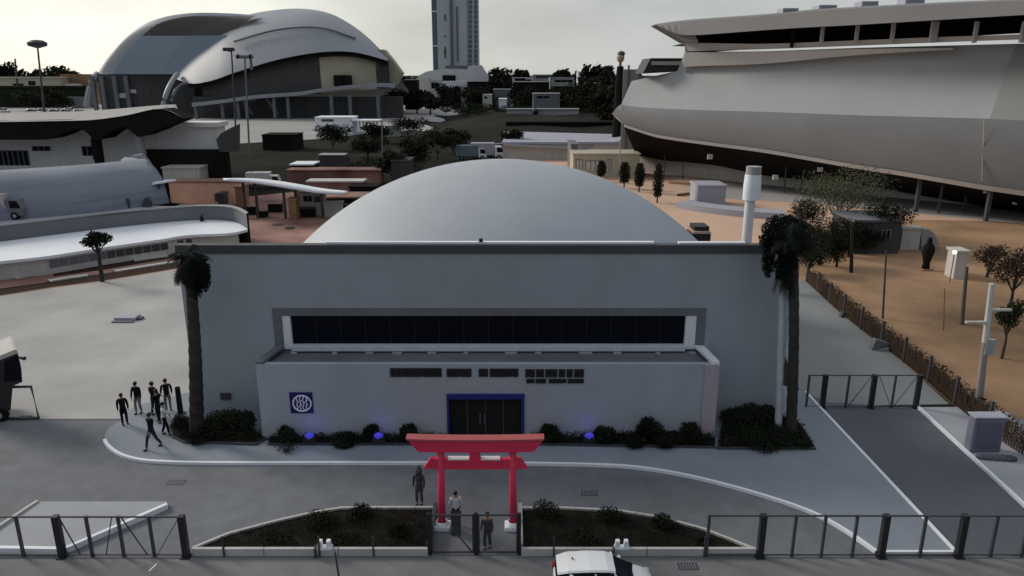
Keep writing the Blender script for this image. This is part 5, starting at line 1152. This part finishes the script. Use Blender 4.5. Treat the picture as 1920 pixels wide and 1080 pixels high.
fill = [('dark tree at the top left shoulder of the dome', 735, 342, 7, 6), ('second dark tree behind the left shoulder of the dome', 778, 318, 8, 7), ('wide dark tree behind the dome between lawn and mound', 820, 300, 11, 7), ('dark tree left of the parked trucks', 850, 292, 8, 6.5),
        ('dark tree on the lawn behind the white flat shed', 690, 300, 9, 6), ('dark tree on the lawn right of the black kiosk', 625, 282, 10, 6.5), ('small dark tree right of the parked trucks', 958, 288, 6, 6), ('dark tree at the left foot of the mound', 765, 262, 12, 7), ('dark tree beside the slim grey pole', 705, 268, 9, 6)]
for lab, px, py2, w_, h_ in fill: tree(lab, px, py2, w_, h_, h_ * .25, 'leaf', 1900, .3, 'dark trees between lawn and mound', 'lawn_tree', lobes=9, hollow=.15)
for lab, px, Y, w_, pt_ in (('broad dark tree mass left of the figure statue', 1118, 330, 26, 160), ('dark tree mass at the foot of the stadium prow', 1150, 260, 15, 176), ('dark tree mass below the small white cube block', 1085, 360, 20, 168), ('dark trees in front of the dark long hall', 985, 400, 18, 172), ('dark trees left of the entry road', 838, 420, 14, 170)):
    tree(lab, px, 0, w_, D(px, pt_, Y).z + 3, 1.5, 'leaf', 2400, .75, 'dark tree masses before the far buildings', 'tree_mass', Y=Y, lobes=12, hollow=.1)
house('dark_hedge', 'long dark clipped hedge in front of the low cream shed', -80, 168, 165, 470, 6, 'leaf', z0=0, cat='hedge', roof='leaf')
house('low_roof', 'low dark roofed pavilion on the red yard behind the white canopy', 600, 680, 372, 112, 5, 'soffit', z0=0, cat='pavilion', roof='terra')
house('low_roof', 'low dark stall at the right edge of the red yard', 655, 705, 352, 121, 4, 'soffit', z0=0, cat='stall', roof='soffit')
for i, (px, py2, s_) in enumerate(((468, 402, 1.0), (490, 408, .8), (515, 398, 1.1), (575, 408, 1.2), (612, 404, .9), (640, 398, 1.0), (430, 398, .9))):
    g = G(px, py2); t = thing('yard_crate', ['dark crate under the left of the white wavy canopy', 'low dark crate in front of the left canopy posts', 'dark crate below the middle of the white wavy canopy', 'large dark crate in front of the yard kiosk', 'dark crate right of the yard kiosk', 'dark crate at the right end of the low white yard wall', 'dark crate left of the white wavy canopy'][i], 'crate', g, 'dark crates on the red yard')
    MB().box(g.x - s_ * .9, g.x + s_ * .9, g.y, g.y + 1.1, .05, s_ * 1.1, .03).build('crate', M['soil'], t); MB().box(g.x - s_ * .95, g.x + s_ * .95, g.y - .05, g.y + 1.15, s_ * 1.1, s_ * 1.1 + .08).build('lid', M['brownpanel'], t)

for lab, a_, b_, t_, Y, mm_, rf, wn in (('low grey workshop with pale roof left of the dark tree masses', 1000, 1050, 176, 330, 'slate', 'concrete', [(1006, 1030, 180, 184)]), ('tiny white hut on the crest of the mound', 905, 922, 178, 400, 'offwhite', None, [(908, 914, 181, 185)]),
    ('dark flat store at the left foot of the white curved building', 758, 782, 150, 440, 'soffit', 'concrete', []), ('pale low annex behind the entry road', 806, 826, 152, 455, 'offwhite', 'slate', [(809, 822, 155, 166)]), ('low grey shed among the dark trees at the end of the entry road', 925, 958, 168, 420, 'slate', 'concrete', []),
    ('white flat box just right of the mound crest hut', 935, 950, 186, 380, 'white', None, []), ('long grey strip building just below the far skyline', 1000, 1085, 141, 640, 'concrete', None, [(1005, 1080, 143, 146)]), ('small pale tower block on the far left skyline', 0, 12, 130, 700, 'slate', None, []), ('low white strip of buildings on the far left skyline', 12, 30, 139, 690, 'concrete', None, [])):
    house('distant_building', lab, a_, b_, t_, Y, 10, mm_, z0=0, roof=rf, wins=wn, group='distant low buildings')
for lab, px, Y, w_, pt_ in (('dark tree between the arena and the entry road', 742, 400, 16, 172), ('dark low trees along the left foot of the arena forecourt', 60, 430, 22, 178), ('dark trees left of the dark glass box', 100, 445, 16, 176), ('dark trees right behind the bright archway building', 895, 410, 20, 168), ('dark trees at the end of the long hall', 1045, 370, 16, 172)):
    tree(lab, px, 0, w_, D(px, pt_, Y).z + 2, 1.2, 'leaf', 2000, .7, 'dark tree masses before the far buildings', 'tree_mass', Y=Y, lobes=10, hollow=.1)

for lab, px, py2, w_, h_ in (('dark shrub mass right behind the tall palm crown', 1515, 512, 4.2, 3.6), ('dark shrub mass at the left foot of the dark grey shed', 1568, 500, 4.4, 3.4), ('dark shrub mass under the broad olive green tree', 1620, 474, 4.6, 3.0)):
    tree(lab, px, py2, w_, h_, .6, 'leaf', 4200, .1, 'dark shrubs behind the tall palm', 'tall_shrub', lobes=10, hollow=.1)
